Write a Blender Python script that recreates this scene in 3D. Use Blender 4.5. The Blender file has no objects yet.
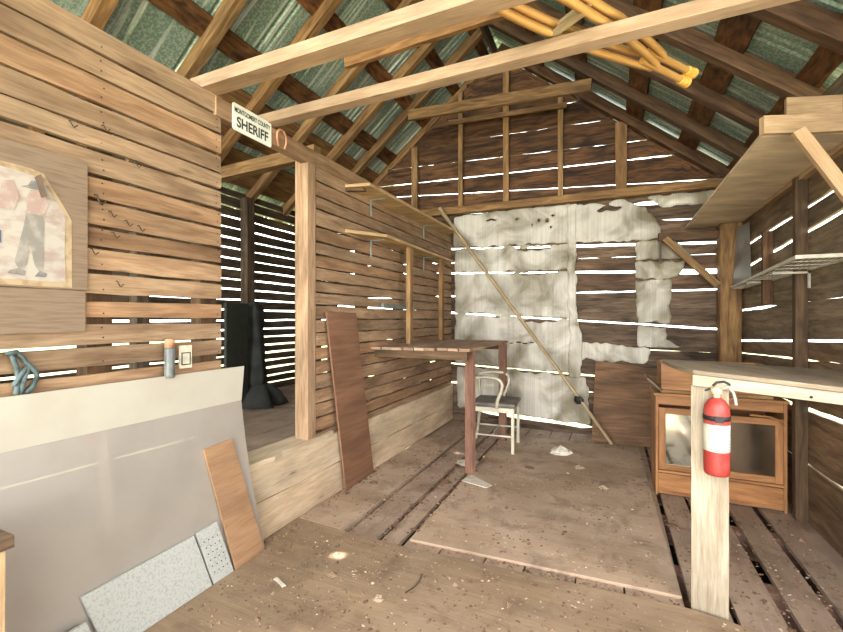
import bpy, math, random
from mathutils import Vector as V, noise as mnoise
random.seed(7)
C = bpy.context.scene.collection
PI = math.pi
def lin(c):
    c = c/255.0
    return c/12.92 if c <= .04045 else ((c+.055)/1.055)**2.4
def rgb(r, g, b): return (lin(r), lin(g), lin(b), 1)

# ------------------------------------------------------------------ materials
def newmat(name):
    m = bpy.data.materials.new(name); m.use_nodes = True
    nt = m.node_tree; b = nt.nodes['Principled BSDF']
    return m, nt, b
def nd(nt, t, **kw):
    n = nt.nodes.new(t)
    for k, v in kw.items():
        if k in n.inputs: n.inputs[k].default_value = v
        else: setattr(n, k, v)
    return n
def wood(name, light, dark, stain=(60, 40, 25), amt=.4, rough=.75, var=.35, knots=True, fine=1.0, dust=0.0, dustcol=(150, 135, 120), bump=.35, sx=1.0):
    m, nt, b = newmat(name); L = nt.links.new
    uv = nd(nt, 'ShaderNodeUVMap'); at = nd(nt, 'ShaderNodeAttribute'); at.attribute_name = 'rnd'
    def noise(sc, scale, det=4, dist=0.0):
        mp = nd(nt, 'ShaderNodeMapping'); mp.inputs['Scale'].default_value = sc
        L(uv.outputs[0], mp.inputs[0])
        n = nd(nt, 'ShaderNodeTexNoise', Scale=scale, Detail=det, Distortion=dist); L(mp.outputs[0], n.inputs[0]); return n
    n1 = noise((1.9*sx, 17, 1), 1.6, 7, .9)
    n2 = noise((10*sx, 120, 1), 1.0, 4)
    n3 = noise((1.6*sx, 5, 1), 1.3, 5, .4)
    r1 = nd(nt, 'ShaderNodeValToRGB'); r1.color_ramp.elements[0].position = .32; r1.color_ramp.elements[1].position = .68
    r1.color_ramp.elements[0].color = rgb(*dark); r1.color_ramp.elements[1].color = rgb(*light)
    L(n1.outputs[0], r1.inputs[0])
    m2 = nd(nt, 'ShaderNodeMix', data_type='RGBA', blend_type='MULTIPLY'); m2.inputs[0].default_value = .5*fine
    r2 = nd(nt, 'ShaderNodeValToRGB'); r2.color_ramp.elements[0].position = .3; r2.color_ramp.elements[1].position = .6
    r2.color_ramp.elements[0].color = (.45, .42, .38, 1); r2.color_ramp.elements[1].color = (1, 1, 1, 1)
    L(n2.outputs[0], r2.inputs[0]); L(r1.outputs[0], m2.inputs[6]); L(r2.outputs[0], m2.inputs[7])
    m3 = nd(nt, 'ShaderNodeMix', data_type='RGBA'); m3.inputs[7].default_value = rgb(*stain)
    r3 = nd(nt, 'ShaderNodeMapRange'); r3.inputs[1].default_value = .53; r3.inputs[2].default_value = .72; r3.inputs[4].default_value = amt
    L(n3.outputs[0], r3.inputs[0]); L(r3.outputs[0], m3.inputs[0]); L(m2.outputs[2], m3.inputs[6])
    col = m3.outputs[2]
    if knots:
        mp = nd(nt, 'ShaderNodeMapping'); mp.inputs['Scale'].default_value = (2.2*sx, 9, 1); L(uv.outputs[0], mp.inputs[0])
        vo = nd(nt, 'ShaderNodeTexVoronoi', Scale=1.0); L(mp.outputs[0], vo.inputs[0])
        rk = nd(nt, 'ShaderNodeMapRange'); rk.inputs[1].default_value = .11; rk.inputs[2].default_value = .03; rk.inputs[4].default_value = .6
        L(vo.outputs['Distance'], rk.inputs[0])
        mk = nd(nt, 'ShaderNodeMix', data_type='RGBA'); mk.inputs[7].default_value = rgb(*[int(c*.55) for c in dark])
        L(rk.outputs[0], mk.inputs[0]); L(col, mk.inputs[6]); col = mk.outputs[2]
    hv = nd(nt, 'ShaderNodeHueSaturation')
    mr = nd(nt, 'ShaderNodeMapRange'); mr.inputs[3].default_value = 1-var; mr.inputs[4].default_value = 1+var*.7
    L(at.outputs['Fac'], mr.inputs[0]); L(mr.outputs[0], hv.inputs['Value']); L(col, hv.inputs['Color']); col = hv.outputs[0]
    fr = nd(nt, 'ShaderNodeMath', operation='MULTIPLY'); fr.inputs[1].default_value = 7.31; L(at.outputs['Fac'], fr.inputs[0])
    f2 = nd(nt, 'ShaderNodeMath', operation='FRACT'); L(fr.outputs[0], f2.inputs[0])
    rt = nd(nt, 'ShaderNodeValToRGB'); rt.color_ramp.elements[0].color = (1.0, .90, .82, 1); rt.color_ramp.elements[1].color = (.93, .97, 1.0, 1)
    e = rt.color_ramp.elements.new(.5); e.color = (1, 1, 1, 1)
    L(f2.outputs[0], rt.inputs[0])
    bl = noise((.9*sx, 2.2, 1), 2.2, 6, .3)
    rb = nd(nt, 'ShaderNodeMapRange'); rb.inputs[1].default_value = .3; rb.inputs[2].default_value = .7; rb.inputs[3].default_value = .72; rb.inputs[4].default_value = 1.22
    L(bl.outputs[0], rb.inputs[0])
    mt = nd(nt, 'ShaderNodeMix', data_type='RGBA', blend_type='MULTIPLY'); mt.inputs[0].default_value = min(1, var*5); L(col, mt.inputs[6]); L(rt.outputs[0], mt.inputs[7])
    mb_ = nd(nt, 'ShaderNodeVectorMath', operation='SCALE'); L(mt.outputs[2], mb_.inputs[0]); L(rb.outputs[0], mb_.inputs['Scale']); col = mb_.outputs[0]
    if dust:
        nn = nd(nt, 'ShaderNodeTexCoord'); dn = nd(nt, 'ShaderNodeTexNoise', Scale=2.3, Detail=7.0); L(nn.outputs['Object'], dn.inputs[0])
        dr = nd(nt, 'ShaderNodeMapRange'); dr.inputs[1].default_value = .35; dr.inputs[2].default_value = .65; dr.inputs[3].default_value = dust*.4; dr.inputs[4].default_value = dust
        dm = nd(nt, 'ShaderNodeMix', data_type='RGBA'); dm.inputs[7].default_value = rgb(*dustcol)
        L(dn.outputs[0], dr.inputs[0]); L(dr.outputs[0], dm.inputs[0]); L(col, dm.inputs[6]); col = dm.outputs[2]
        gn = nd(nt, 'ShaderNodeTexNoise', Scale=4.5, Detail=9.0, Roughness=.7, Distortion=.5); L(nn.outputs['Object'], gn.inputs[0])
        gr = nd(nt, 'ShaderNodeMapRange'); gr.inputs[1].default_value = .50; gr.inputs[2].default_value = .66; gr.inputs[4].default_value = .55
        gm = nd(nt, 'ShaderNodeMix', data_type='RGBA'); gm.inputs[7].default_value = rgb(92, 74, 60)
        L(gn.outputs[0], gr.inputs[0]); L(gr.outputs[0], gm.inputs[0]); L(col, gm.inputs[6]); col = gm.outputs[2]
    L(col, b.inputs['Base Color']); b.inputs['Roughness'].default_value = rough; b.inputs['Specular IOR Level'].default_value = .3
    bp = nd(nt, 'ShaderNodeBump', Strength=bump, Distance=.004); ad = nd(nt, 'ShaderNodeMath', operation='ADD')
    L(n2.outputs[0], ad.inputs[0]); L(n1.outputs[0], ad.inputs[1]); L(ad.outputs[0], bp.inputs['Height']); L(bp.outputs[0], b.inputs['Normal'])
    return m
def plain(name, col, rough=.6, metal=0.0, spots=None, sc=20, lo=.45, hi=.65, bump=0.0, spec=.5, aniso=None):
    m, nt, b = newmat(name); L = nt.links.new
    b.inputs['Roughness'].default_value = rough; b.inputs['Metallic'].default_value = metal; b.inputs['Specular IOR Level'].default_value = spec
    tc = nd(nt, 'ShaderNodeTexCoord'); n = nd(nt, 'ShaderNodeTexNoise', Scale=float(sc), Detail=6.0)
    src = tc.outputs['Object']
    if aniso:
        mp = nd(nt, 'ShaderNodeMapping'); mp.inputs['Scale'].default_value = aniso; L(src, mp.inputs[0]); src = mp.outputs[0]
    L(src, n.inputs[0])
    r = nd(nt, 'ShaderNodeMapRange'); r.inputs[1].default_value = lo; r.inputs[2].default_value = hi
    mx = nd(nt, 'ShaderNodeMix', data_type='RGBA'); mx.inputs[6].default_value = rgb(*col)
    mx.inputs[7].default_value = rgb(*(spots or [int(c*.88) for c in col]))
    L(n.outputs[0], r.inputs[0]); L(r.outputs[0], mx.inputs[0]); L(mx.outputs[2], b.inputs['Base Color'])
    if bump:
        bp = nd(nt, 'ShaderNodeBump', Strength=bump, Distance=.003); L(n.outputs[0], bp.inputs['Height']); L(bp.outputs[0], b.inputs['Normal'])
    return m
M = {}
M['plank'] = wood('pale_brown_plank', (178, 149, 120), (144, 114, 88), (88, 62, 44), .65, var=.2, fine=.9)
M['base'] = wood('cream_brown_board', (214, 196, 170), (194, 170, 142), (150, 126, 102), .35, var=.06, fine=.6)
M['darkboard'] = wood('weathered_dark_board', (128, 108, 88), (72, 54, 42), (34, 26, 22), .7, var=.3)
M['rightboard'] = wood('weathered_right_board', (148, 130, 106), (102, 86, 68), (62, 50, 40), .5, var=.22)
M['gable'] = wood('gable_board', (122, 84, 52), (48, 36, 28), (26, 22, 20), .9, var=.3)
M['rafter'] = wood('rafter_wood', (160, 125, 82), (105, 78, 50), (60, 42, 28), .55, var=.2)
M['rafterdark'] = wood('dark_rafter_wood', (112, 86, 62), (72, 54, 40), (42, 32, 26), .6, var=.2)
M['bark'] = wood('bark_batten', (132, 92, 56), (66, 44, 28), (36, 24, 18), .9, var=.25, sx=2)
M['tie'] = wood('sawn_tie_beam', (176, 152, 126), (154, 128, 102), (116, 94, 74), .45, var=.05, fine=.6)
M['studm'] = wood('stud_wood', (165, 130, 88), (120, 92, 60), (75, 55, 38), .5, var=.15)
M['studdark'] = wood('dark_stud_wood', (110, 86, 62), (72, 54, 40), (45, 34, 26), .5, var=.2)
M['floorb'] = wood('dusty_floor_board', (162, 138, 118), (122, 98, 80), (80, 60, 48), .5, var=.12, dust=.7, dustcol=(186, 164, 148))
M['ply'] = wood('dusty_plywood', (168, 142, 112), (140, 114, 90), (108, 84, 66), .45, var=.04, knots=False, fine=.5, dust=.8, dustcol=(196, 173, 154), sx=.7)
M['ply2'] = wood('dusty_plywood_front', (150, 126, 98), (122, 98, 76), (92, 70, 54), .6, var=.04, knots=False, fine=.8, dust=.65, dustcol=(170, 148, 126), sx=.7)
M['sideboards'] = wood('side_room_wood', (110, 98, 82), (70, 58, 46), (40, 34, 28), .5, var=.25)
M['shelfply'] = wood('shelf_plywood', (230, 210, 184), (212, 190, 162), (172, 148, 122), .35, var=.05, knots=False, fine=.5)
M['shelfwood'] = wood('shelf_board', (214, 184, 140), (184, 152, 108), (130, 102, 72), .4, var=.1)
M['pine'] = wood('fresh_pine', (190, 162, 128), (172, 142, 106), (132, 104, 76), .3, var=.06)
M['lamin'] = wood('brown_laminate', (142, 106, 84), (118, 84, 64), (98, 68, 52), .4, rough=.45, var=.02, knots=False, fine=.7, sx=.6, bump=.05)
M['offcut'] = wood('tan_offcut', (178, 142, 110), (158, 122, 92), (128, 96, 70), .3, var=.02, knots=False, fine=.5)
M['redleg'] = wood('reddish_leg', (158, 122, 106), (130, 96, 82), (92, 68, 56), .5, var=.08)
M['benchtop'] = wood('bench_slat', (176, 152, 130), (144, 118, 98), (100, 76, 62), .5, var=.14)
M['whitepost'] = wood('whitewashed_post', (172, 162, 144), (146, 134, 114), (104, 90, 70), .6, var=.03, fine=.9, knots=False)
M['counter'] = wood('counter_top', (142, 130, 108), (112, 98, 80), (80, 68, 54), .4, var=.03, knots=False, dust=.3)
M['cabwood'] = wood('cabinet_wood', (176, 126, 80), (136, 92, 56), (90, 58, 36), .4, rough=.5, var=.05, knots=False, fine=.6, bump=.1)
M['oldply'] = wood('stained_old_plywood', (128, 98, 72), (94, 70, 50), (62, 44, 34), .7, var=.02, fine=.5)
M['crutchw'] = wood('varnished_yellow_wood', (214, 170, 104), (194, 144, 78), (150, 104, 54), .3, rough=.4, var=.03, fine=.4, knots=False, bump=.1)
M['polew'] = wood('bare_pole', (186, 168, 134), (150, 130, 98), (110, 92, 68), .3, var=.03, knots=False)
M['hardb'] = plain('grey_brown_hardboard', (134, 114, 96), .7, spots=(118, 98, 80), sc=9, aniso=(1, 1, 14))
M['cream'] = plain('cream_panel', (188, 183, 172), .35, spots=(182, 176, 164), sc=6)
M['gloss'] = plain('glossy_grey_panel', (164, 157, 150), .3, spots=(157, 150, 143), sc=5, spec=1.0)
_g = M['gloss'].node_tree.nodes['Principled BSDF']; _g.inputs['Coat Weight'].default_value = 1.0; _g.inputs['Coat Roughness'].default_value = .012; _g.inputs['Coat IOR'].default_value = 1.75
M['paperback'] = plain('torn_paper_border', (176, 156, 126), .8, spots=(150, 124, 94), sc=30)
M['poster'] = plain('faded_poster_print', (178, 170, 162), .6, spots=(160, 142, 134), sc=16, aniso=(1, 1, 2))
M['pgrey'] = plain('poster_grey', (132, 128, 122), .6, spots=(158, 150, 144), sc=30)
M['ppink'] = plain('poster_pink', (164, 140, 132), .6, spots=(178, 166, 158), sc=30)
M['pdark'] = plain('poster_dark', (112, 112, 112), .6, spots=(146, 138, 130), sc=30)
M['pblue'] = plain('poster_blue', (84, 104, 140), .6)
M['curl'] = plain('poster_curl', (72, 54, 36), .7)
M['tile'] = plain('speckled_white_tile', (188, 190, 186), .7, spots=(168, 172, 170), sc=110, lo=.5, hi=.6, bump=.2)
M['hole'] = plain('black_hole', (22, 22, 22), .9)
M['black'] = plain('black_rubber', (26, 24, 24), .6)
M['darkcloth'] = plain('dark_cloth', (46, 48, 46), .9, spots=(30, 32, 30), sc=8)
M['darkpanel'] = plain('dark_green_panel', (44, 50, 44), .6)
M['signw'] = plain('white_enamel', (236, 238, 230), .35, spots=(222, 224, 214), sc=8)
M['signk'] = plain('black_lettering', (52, 60, 58), .5)
M['rusty'] = plain('pale_rusty_iron', (196, 150, 118), .7, spots=(160, 108, 80), sc=25)
M['iron'] = plain('dark_iron', (70, 52, 42), .6, metal=.3)
M['galv'] = plain('galvanised_bracket', (168, 182, 176), .4, metal=.4)
M['red'] = plain('extinguisher_red', (152, 50, 44), .5, spots=(172, 96, 84), sc=7, lo=.5, hi=.7)
M['label'] = plain('extinguisher_label', (196, 192, 176), .5)
M['lblue'] = plain('label_print', (120, 160, 170), .5)
M['valve'] = plain('dusty_brass', (214, 196, 160), .5, metal=.2)
M['hose'] = plain('grey_hose', (150, 148, 140), .5)
M['chairm'] = plain('pale_grey_paint', (196, 192, 172), .4, spots=(172, 166, 146), sc=12, metal=.15)
M['seatm'] = plain('grey_vinyl', (92, 88, 84), .55, spots=(120, 112, 104), sc=9)
M['whiteplate'] = plain('white_plate', (228, 220, 200), .5)
M['tube'] = plain('grey_tube', (112, 118, 116), .4, spots=(90, 94, 96), sc=20)
M['rag'] = plain('blue_grey_webbing', (92, 110, 112), .7, spots=(58, 70, 76), sc=30)
M['soil'] = plain('dark_soil', (52, 44, 36), .95)
M['grass'] = plain('pale_grass', (158, 156, 116), .9, spots=(136, 138, 96), sc=.8)
M['wire'] = plain('pale_wire', (186, 180, 164), .5, metal=.2)
M['litter1'] = plain('brown_litter', (104, 78, 60), .9, spots=(150, 124, 100), sc=3)
M['litter2'] = plain('pale_litter', (176, 156, 134), .9, spots=(128, 106, 88), sc=4)
M['paper'] = plain('white_scrap', (214, 206, 192), .8)
M['zinc'] = plain('dull_zinc', (150, 150, 146), .35, metal=.6, spots=(128, 118, 108), sc=6)
M['rubber'] = plain('amber_rubber', (220, 168, 70), .5, spots=(240, 200, 110), sc=60)
# speckled greenish galvanised roof metal
def roofmat():
    m, nt, b = newmat('greenish_galvanised_sheet'); L = nt.links.new
    tc = nd(nt, 'ShaderNodeTexCoord')
    a = nd(nt, 'ShaderNodeTexNoise', Scale=60.0, Detail=3.0); c = nd(nt, 'ShaderNodeTexNoise', Scale=2.2, Detail=6.0, Distortion=.5)
    mp = nd(nt, 'ShaderNodeMapping'); mp.inputs['Scale'].default_value = (.6, 9, .6); L(tc.outputs['Object'], mp.inputs[0])
    L(tc.outputs['Object'], a.inputs[0]); L(mp.outputs[0], c.inputs[0])
    m1 = nd(nt, 'ShaderNodeMix', data_type='RGBA'); m1.inputs[6].default_value = rgb(120, 142, 132); m1.inputs[7].default_value = rgb(156, 178, 168)
    r = nd(nt, 'ShaderNodeMapRange'); r.inputs[1].default_value = .45; r.inputs[2].default_value = .6
    L(a.outputs[0], r.inputs[0]); L(r.outputs[0], m1.inputs[0])
    m2 = nd(nt, 'ShaderNodeMix', data_type='RGBA'); m2.inputs[7].default_value = rgb(224, 234, 230)  # pale streaks down the slope: rib highlights painted into the base colour
    r2 = nd(nt, 'ShaderNodeMapRange'); r2.inputs[1].default_value = .52; r2.inputs[2].default_value = .66; r2.inputs[4].default_value = .9
    L(c.outputs[0], r2.inputs[0]); L(r2.outputs[0], m2.inputs[0]); L(m1.outputs[2], m2.inputs[6]); L(m2.outputs[2], b.inputs['Base Color'])
    b.inputs['Metallic'].default_value = .2; b.inputs['Roughness'].default_value = .42
    return m
M['roof'] = roofmat()
def sheetmat():
    m, nt, b = newmat('translucent_white_sheeting'); L = nt.links.new
    tc = nd(nt, 'ShaderNodeTexCoord')
    n = nd(nt, 'ShaderNodeTexNoise', Scale=3.0, Detail=6.0, Distortion=.8); L(tc.outputs['Object'], n.inputs[0])
    mp = nd(nt, 'ShaderNodeMapping'); mp.inputs['Scale'].default_value = (70, 1, 1.2); L(tc.outputs['Object'], mp.inputs[0])
    s = nd(nt, 'ShaderNodeTexNoise', Scale=1.0, Detail=2.0); L(mp.outputs[0], s.inputs[0])
    r = nd(nt, 'ShaderNodeValToRGB'); e = r.color_ramp.elements
    e[0].position = .34; e[0].color = rgb(156, 146, 118); e[1].position = .62; e[1].color = rgb(240, 236, 226)
    L(n.outputs[0], r.inputs[0])
    mx = nd(nt, 'ShaderNodeMix', data_type='RGBA', blend_type='MULTIPLY'); mx.inputs[0].default_value = .5
    rs = nd(nt, 'ShaderNodeValToRGB'); rs.color_ramp.elements[0].position = .35; rs.color_ramp.elements[1].position = .6
    rs.color_ramp.elements[0].color = (.72, .72, .68, 1)
    L(s.outputs[0], rs.inputs[0]); L(r.outputs[0], mx.inputs[6]); L(rs.outputs[0], mx.inputs[7])
    L(mx.outputs[2], b.inputs['Base Color']); b.inputs['Roughness'].default_value = .45
    tr = nd(nt, 'ShaderNodeBsdfTranslucent'); L(mx.outputs[2], tr.inputs[0])
    ms = nd(nt, 'ShaderNodeMixShader'); ms.inputs[0].default_value = .4
    bp = nd(nt, 'ShaderNodeBump', Strength=.3, Distance=.004); L(s.outputs[0], bp.inputs['Height']); L(bp.outputs[0], b.inputs['Normal'])
    L(b.outputs[0], ms.inputs[1]); L(tr.outputs[0], ms.inputs[2]); L(ms.outputs[0], nt.nodes['Material Output'].inputs[0])
    return m
M['sheet'] = sheetmat()
def mirrormat(name, col, rough):
    m, nt, b = newmat(name); L = nt.links.new
    tc = nd(nt, 'ShaderNodeTexCoord'); n = nd(nt, 'ShaderNodeTexNoise', Scale=9.0, Detail=4.0); L(tc.outputs['Object'], n.inputs[0])
    r = nd(nt, 'ShaderNodeMapRange'); r.inputs[3].default_value = rough; r.inputs[4].default_value = rough+.1; L(n.outputs[0], r.inputs[0]); L(r.outputs[0], b.inputs['Roughness'])
    b.inputs['Base Color'].default_value = rgb(*col); b.inputs['Metallic'].default_value = 1.0
    return m
M['mirror'] = mirrormat('silvered_mirror', (226, 232, 220), .03)
M['dmirror'] = mirrormat('dusty_glass_panel', (178, 164, 146), .1)

# ------------------------------------------------------------------ mesh helpers
class MB:
    def __init__(s): s.v = []; s.f = []; s.uv = []; s.r = []; s.sm = []
    def add(s, verts, faces, uvs, r=None, smooth=False):
        o = len(s.v); r = random.random() if r is None else r
        s.v += [tuple(p) for p in verts]; s.r += [r]*len(verts)
        for f, u in zip(faces, uvs): s.f.append([o+i for i in f]); s.uv += u; s.sm.append(smooth)
    def beam(s, A, B, wv, tv, seg=1, jit=0.0, r=None, ends=1.0):
        """board from A to B, half width vector wv and half thickness vector tv"""
        A, B, wv, tv = V(A), V(B), V(wv), V(tv); Ln = (B-A).length
        cs = [(-1, -1), (1, -1), (1, 1), (-1, 1)]; W, T = wv.length*2, tv.length*2
        per = [0, W, W+T, 2*W+T, 2*W+2*T]; u0 = random.random()*30; v0 = random.random()*9
        vs = []
        for i in range(seg+1):
            k = i/seg; P = A.lerp(B, k)
            ja = 1+random.uniform(-jit, jit); jb = 1+random.uniform(-jit, jit); jc = random.uniform(-jit, jit)*.6
            for a, b in cs: vs.append(P+wv*(a*(ja if a < 0 else jb))+tv*(b+jc))
        fs, us = [], []
        for i in range(seg):
            for j in range(4):
                k = (j+1) % 4
                fs.append((i*4+j, (i+1)*4+j, (i+1)*4+k, i*4+k)[::-1])
                ua, ub = u0+Ln*i/seg, u0+Ln*(i+1)/seg
                us.append([(ua, v0+per[j]), (ub, v0+per[j]), (ub, v0+per[j+1]), (ua, v0+per[j+1])][::-1])
        q = [(0, v0), (W*.3, v0), (W*.3, v0+T), (0, v0+T)]
        n = seg*4
        fs.append((0, 1, 2, 3)[::-1]); us.append(q[::-1]); fs.append((n, n+1, n+2, n+3)); us.append(q)
        s.add(vs, fs, us, r)
    def box(s, x0, x1, y0, y1, z0, z1, r=None, seg=1, jit=0.0):
        d = [x1-x0, y1-y0, z1-z0]; c = V(((x0+x1)/2, (y0+y1)/2, (z0+z1)/2)); L = d.index(max(d))
        o = [i for i in range(3) if i != L]
        if d[o[0]] < d[o[1]]: o = o[::-1]
        ax = [V((1, 0, 0)), V((0, 1, 0)), V((0, 0, 1))]
        w = ax[o[0]]*d[o[0]]/2; t = ax[o[1]]*d[o[1]]/2
        if ax[L].cross(w).dot(t) < 0: t = -t
        # ends shrink not wanted: keep exact
        s.beam(c-ax[L]*d[L]/2, c+ax[L]*d[L]/2, w, t, seg, jit, r)
    def prism(s, pts, h, r=None):
        """polygon pts (3-D, planar) extruded by vector h"""
        pts = [V(p) for p in pts]; h = V(h); n = len(pts)
        e = (pts[1]-pts[0]).normalized(); nn = h.normalized(); g = nn.cross(e)
        U = lambda p: ((p-pts[0]).dot(e), (p-pts[0]).dot(g))
        vs = pts+[p+h for p in pts]
        nrm = V((0, 0, 0))
        for i in range(n): nrm += pts[i].cross(pts[(i+1) % n])
        fw = nrm.dot(h) > 0
        bot = list(range(n)); top = [n+i for i in range(n)]
        fs = [bot[::-1] if fw else bot, top if fw else top[::-1]]
        us = [[U(vs[i]) for i in f] for f in fs]; per = 0
        for i in range(n):
            j = (i+1) % n; l = (pts[j]-pts[i]).length
            f = [i, j, n+j, n+i]; u = [(per, 0), (per+l, 0), (per+l, h.length), (per, h.length)]; per += l
            if not fw: f, u = f[::-1], u[::-1]
            fs.append(f); us.append(u)
        s.add(vs, fs, us, r)
    def tube(s, pts, rad, n=8, r=None, closed=False):
        pts = [V(p) for p in pts]; m = len(pts); rads = rad if isinstance(rad, (list, tuple)) else [rad]*m
        vs = []; ref = None
        for i, p in enumerate(pts):
            a = pts[(i-1) % m] if (closed or i > 0) else p; b = pts[(i+1) % m] if (closed or i < m-1) else p
            t = (b-a).normalized()
            if ref is None: ref = t.orthogonal().normalized()
            ref = (ref-t*ref.dot(t)).normalized(); q = t.cross(ref)
            for k in range(n):
                an = 2*PI*k/n; vs.append(p+(ref*math.cos(an)+q*math.sin(an))*rads[i])
        fs, us = [], []; d = 0
        for i in range(m if closed else m-1):
            j = (i+1) % m; l = (pts[j]-pts[i]).length
            for k in range(n):
                kk = (k+1) % n; fs.append((i*n+k, i*n+kk, j*n+kk, j*n+k)); w = .02
                us.append([(d, k*w), (d, (k+1)*w), (d+l, (k+1)*w), (d+l, k*w)])
            d += l
        s.add(vs, fs, us, r, True)
        if not closed:
            for base, rev in ((0, True), ((m-1)*n, False)):
                c = [vs[base+k] for k in range(n)]
                if rev: c = c[::-1]
                s.add(c, [list(range(n))], [[(0, 0)]*n], r)
    def lathe(s, c, prof, n=24, r=None):
        """prof = [(radius, z)] around a vertical axis through c"""
        c = V(c); vs = []
        for rr, z in prof:
            for k in range(n): an = 2*PI*k/n; vs.append(c+V((rr*math.cos(an), rr*math.sin(an), z)))
        fs, us = [], []
        for i in range(len(prof)-1):
            for k in range(n):
                kk = (k+1) % n; fs.append((i*n+k, i*n+kk, (i+1)*n+kk, (i+1)*n+k)); us.append([(0, 0)]*4)
        s.add(vs, fs, us, r, True)
    def build(s, name, mat, parent=None, bevel=0.0, loc=None):
        me = bpy.data.meshes.new(name)
        off = V(loc) if loc is not None else V((0, 0, 0))
        me.from_pydata([tuple(V(p)-off) for p in s.v], [], s.f)
        uvl = me.uv_layers.new(name='UVMap'); uvl.data.foreach_set('uv', [c for p in s.uv for c in p])
        at = me.attributes.new('rnd', 'FLOAT', 'POINT'); at.data.foreach_set('value', s.r)
        me.polygons.foreach_set('use_smooth', s.sm)
        me.materials.append(M[mat]); me.update()
        o = bpy.data.objects.new(name, me); C.objects.link(o); o.location = off
        if parent is not None:
            pw = V((0, 0, 0)); q = parent
            while q is not None: pw += q.location; q = q.parent
            o.parent = parent; o.location = off-pw
        if bevel:
            b = o.modifiers.new('bevel', 'BEVEL'); b.width = bevel; b.segments = 2; b.limit_method = 'ANGLE'
        return o
def tag(o, label=None, cat=None, group=None, kind=None):
    if label: o['label'] = label
    if cat: o['category'] = cat
    if group: o['group'] = group
    if kind: o['kind'] = kind
    return o
def struct(o): o['kind'] = 'structure'; return o
def empty(name, loc, label, cat, group=None):
    o = bpy.data.objects.new(name, None); C.objects.link(o); o.location = loc; o.empty_display_size = .05
    return tag(o, label, cat, group)
def one(name, mat, label, cat, group=None, bevel=0.0):
    """decorator: mb-building function -> one-mesh thing"""
    def deco(fn):
        b = MB(); fn(b); return tag(b.build(name, mat, None, bevel), label, cat, group)
    return deco
ORD = ['first', 'second', 'third', 'fourth', 'fifth', 'sixth', 'seventh', 'eighth', 'ninth', 'tenth']

# ------------------------------------------------------------------ the setting
XR, ZR, K = -1.22, 4.44, .805       # ridge and slope of the roof
def roofz(x, off=0.0): return ZR-off-K*abs(x-XR)
XL, XI, XW, YB, YF = -3.54, -1.79, 1.10, 4.90, -0.9

# a wall of horizontal boards between gap lines
def boardwall(mb, plane, pos, s0, s1, gaps, z0, z1, th=.022, n=20, clip=None, noise=.003, sgn=1):
    """gaps: list of functions s->(z_centre, half_gap); boards fill between. plane 'x': wall at x=pos running along y"""
    lines = [lambda s: (z0, 0)]+gaps+[lambda s: (z1, 0)]
    rs = random.Random(int(abs(s0*100)+abs(z1*31)))
    for i in range(len(lines)-1):
        lo, hi = lines[i], lines[i+1]
        vs, fs, us = [], [], []; u0 = rs.random()*20; v0 = rs.random()*5; tilt = rs.uniform(-.004, .004)
        cols = []
        for k in range(n+1):
            s = s0+(s1-s0)*k/n
            a, ha = lo(s); b, hb = hi(s)
            za = a+ha+(rs.uniform(-noise, noise) if i else 0); zb = b-hb+(rs.uniform(-noise, noise) if i < len(lines)-2 else 0)
            if clip is not None: zb = min(zb, clip(s))
            cols.append((s, za, zb))
        for (s, za, zb) in cols:
            for (z, t) in ((za, 0), (zb, tilt), (zb, th+tilt), (za, th)):
                vs.append((pos+sgn*t, s, z) if plane == 'x' else (s, pos+sgn*t, z))
        for k in range(n):
            if cols[k][2]-cols[k][1] < .004 and cols[k+1][2]-cols[k+1][1] < .004: continue
            o = k*4; p = o+4; ua, ub = u0+cols[k][0], u0+cols[k+1][0]
            for a, b in ((0, 1), (1, 2), (2, 3), (3, 0)):
                fs.append((o+a, p+a, p+b, o+b))
                va = v0+(vs[o+a][2]-z0)+(th if a in (2, 3) else 0)
                vb = v0+(vs[o+b][2]-z0)+(th if b in (2, 3) else 0)
                us.append([(ua, va), (ub, va), (ub, vb), (ua, vb)])
        for o in (0, n*4): fs.append((o, o+1, o+2, o+3)); us.append([(0, 0), (0, .1), (.02, .1), (.02, 0)])
        mb.add(vs, fs, us, rs.random())
def const(z, h): return lambda s: (z, h)
def ramp(sa, za, sb, zb, h, spans=None):
    def f(s):
        z = za+(zb-za)*(s-sa)/(sb-sa)
        hh = h
        if spans is not None: hh = h if any(a <= s <= b for a, b in spans) else .0012
        return (z, hh)
    return f

# left partition wall: front section, header over the doorway, rear section
wl = MB()
fz = [(1.054, .012), (1.145, .003), (1.238, .010), (1.330, .011), (1.426, .005), (1.52, .005), (1.60, .005), (1.70, .004), (1.79, .005), (1.893, .005), (1.973, .003), (2.068, .004), (2.169, .004), (2.262, .003)]
fz = [(.55, .004), (.65, .004), (.75, .004), (.85, .004), (.95, .004)]+fz
boardwall(wl, 'x', XI, YF, 1.537, [ramp(-1, z+random.uniform(-.006, .006), 1.5, z, h*1.25+.0012) for z, h in fz], 0.0, 2.355, n=16, sgn=-1)
rz = [.49, .585, .681, .774, .873, .966, 1.058, 1.15, 1.24, 1.336, 1.42, 1.50, 1.587, 1.673, 1.759, 1.861, 1.977, 2.063, 2.162, 2.262]
boardwall(wl, 'x', XI, 2.285, YB, [ramp(2.3, z, 4.9, z+random.uniform(-.008, .008), random.uniform(.005, .0085)) for z in rz], .395, 2.355, n=20, sgn=-1)
wallL = struct(wl.build('wall_left', 'plank'))
b = MB(); b.beam((XI-.02, 1.50, 2.30), (XI-.02, YB, 2.30), (0, 0, .048), (.03, 0, 0), 12, .03); struct(b.build('trim_1', 'plank', bevel=.003))
b = MB(); b.beam((XI-.045, YF, 2.30), (XI-.045, 1.5, 2.30), (0, 0, .045), (.018, 0, 0), 6, .03); struct(b.build('trim_2', 'plank'))
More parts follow.
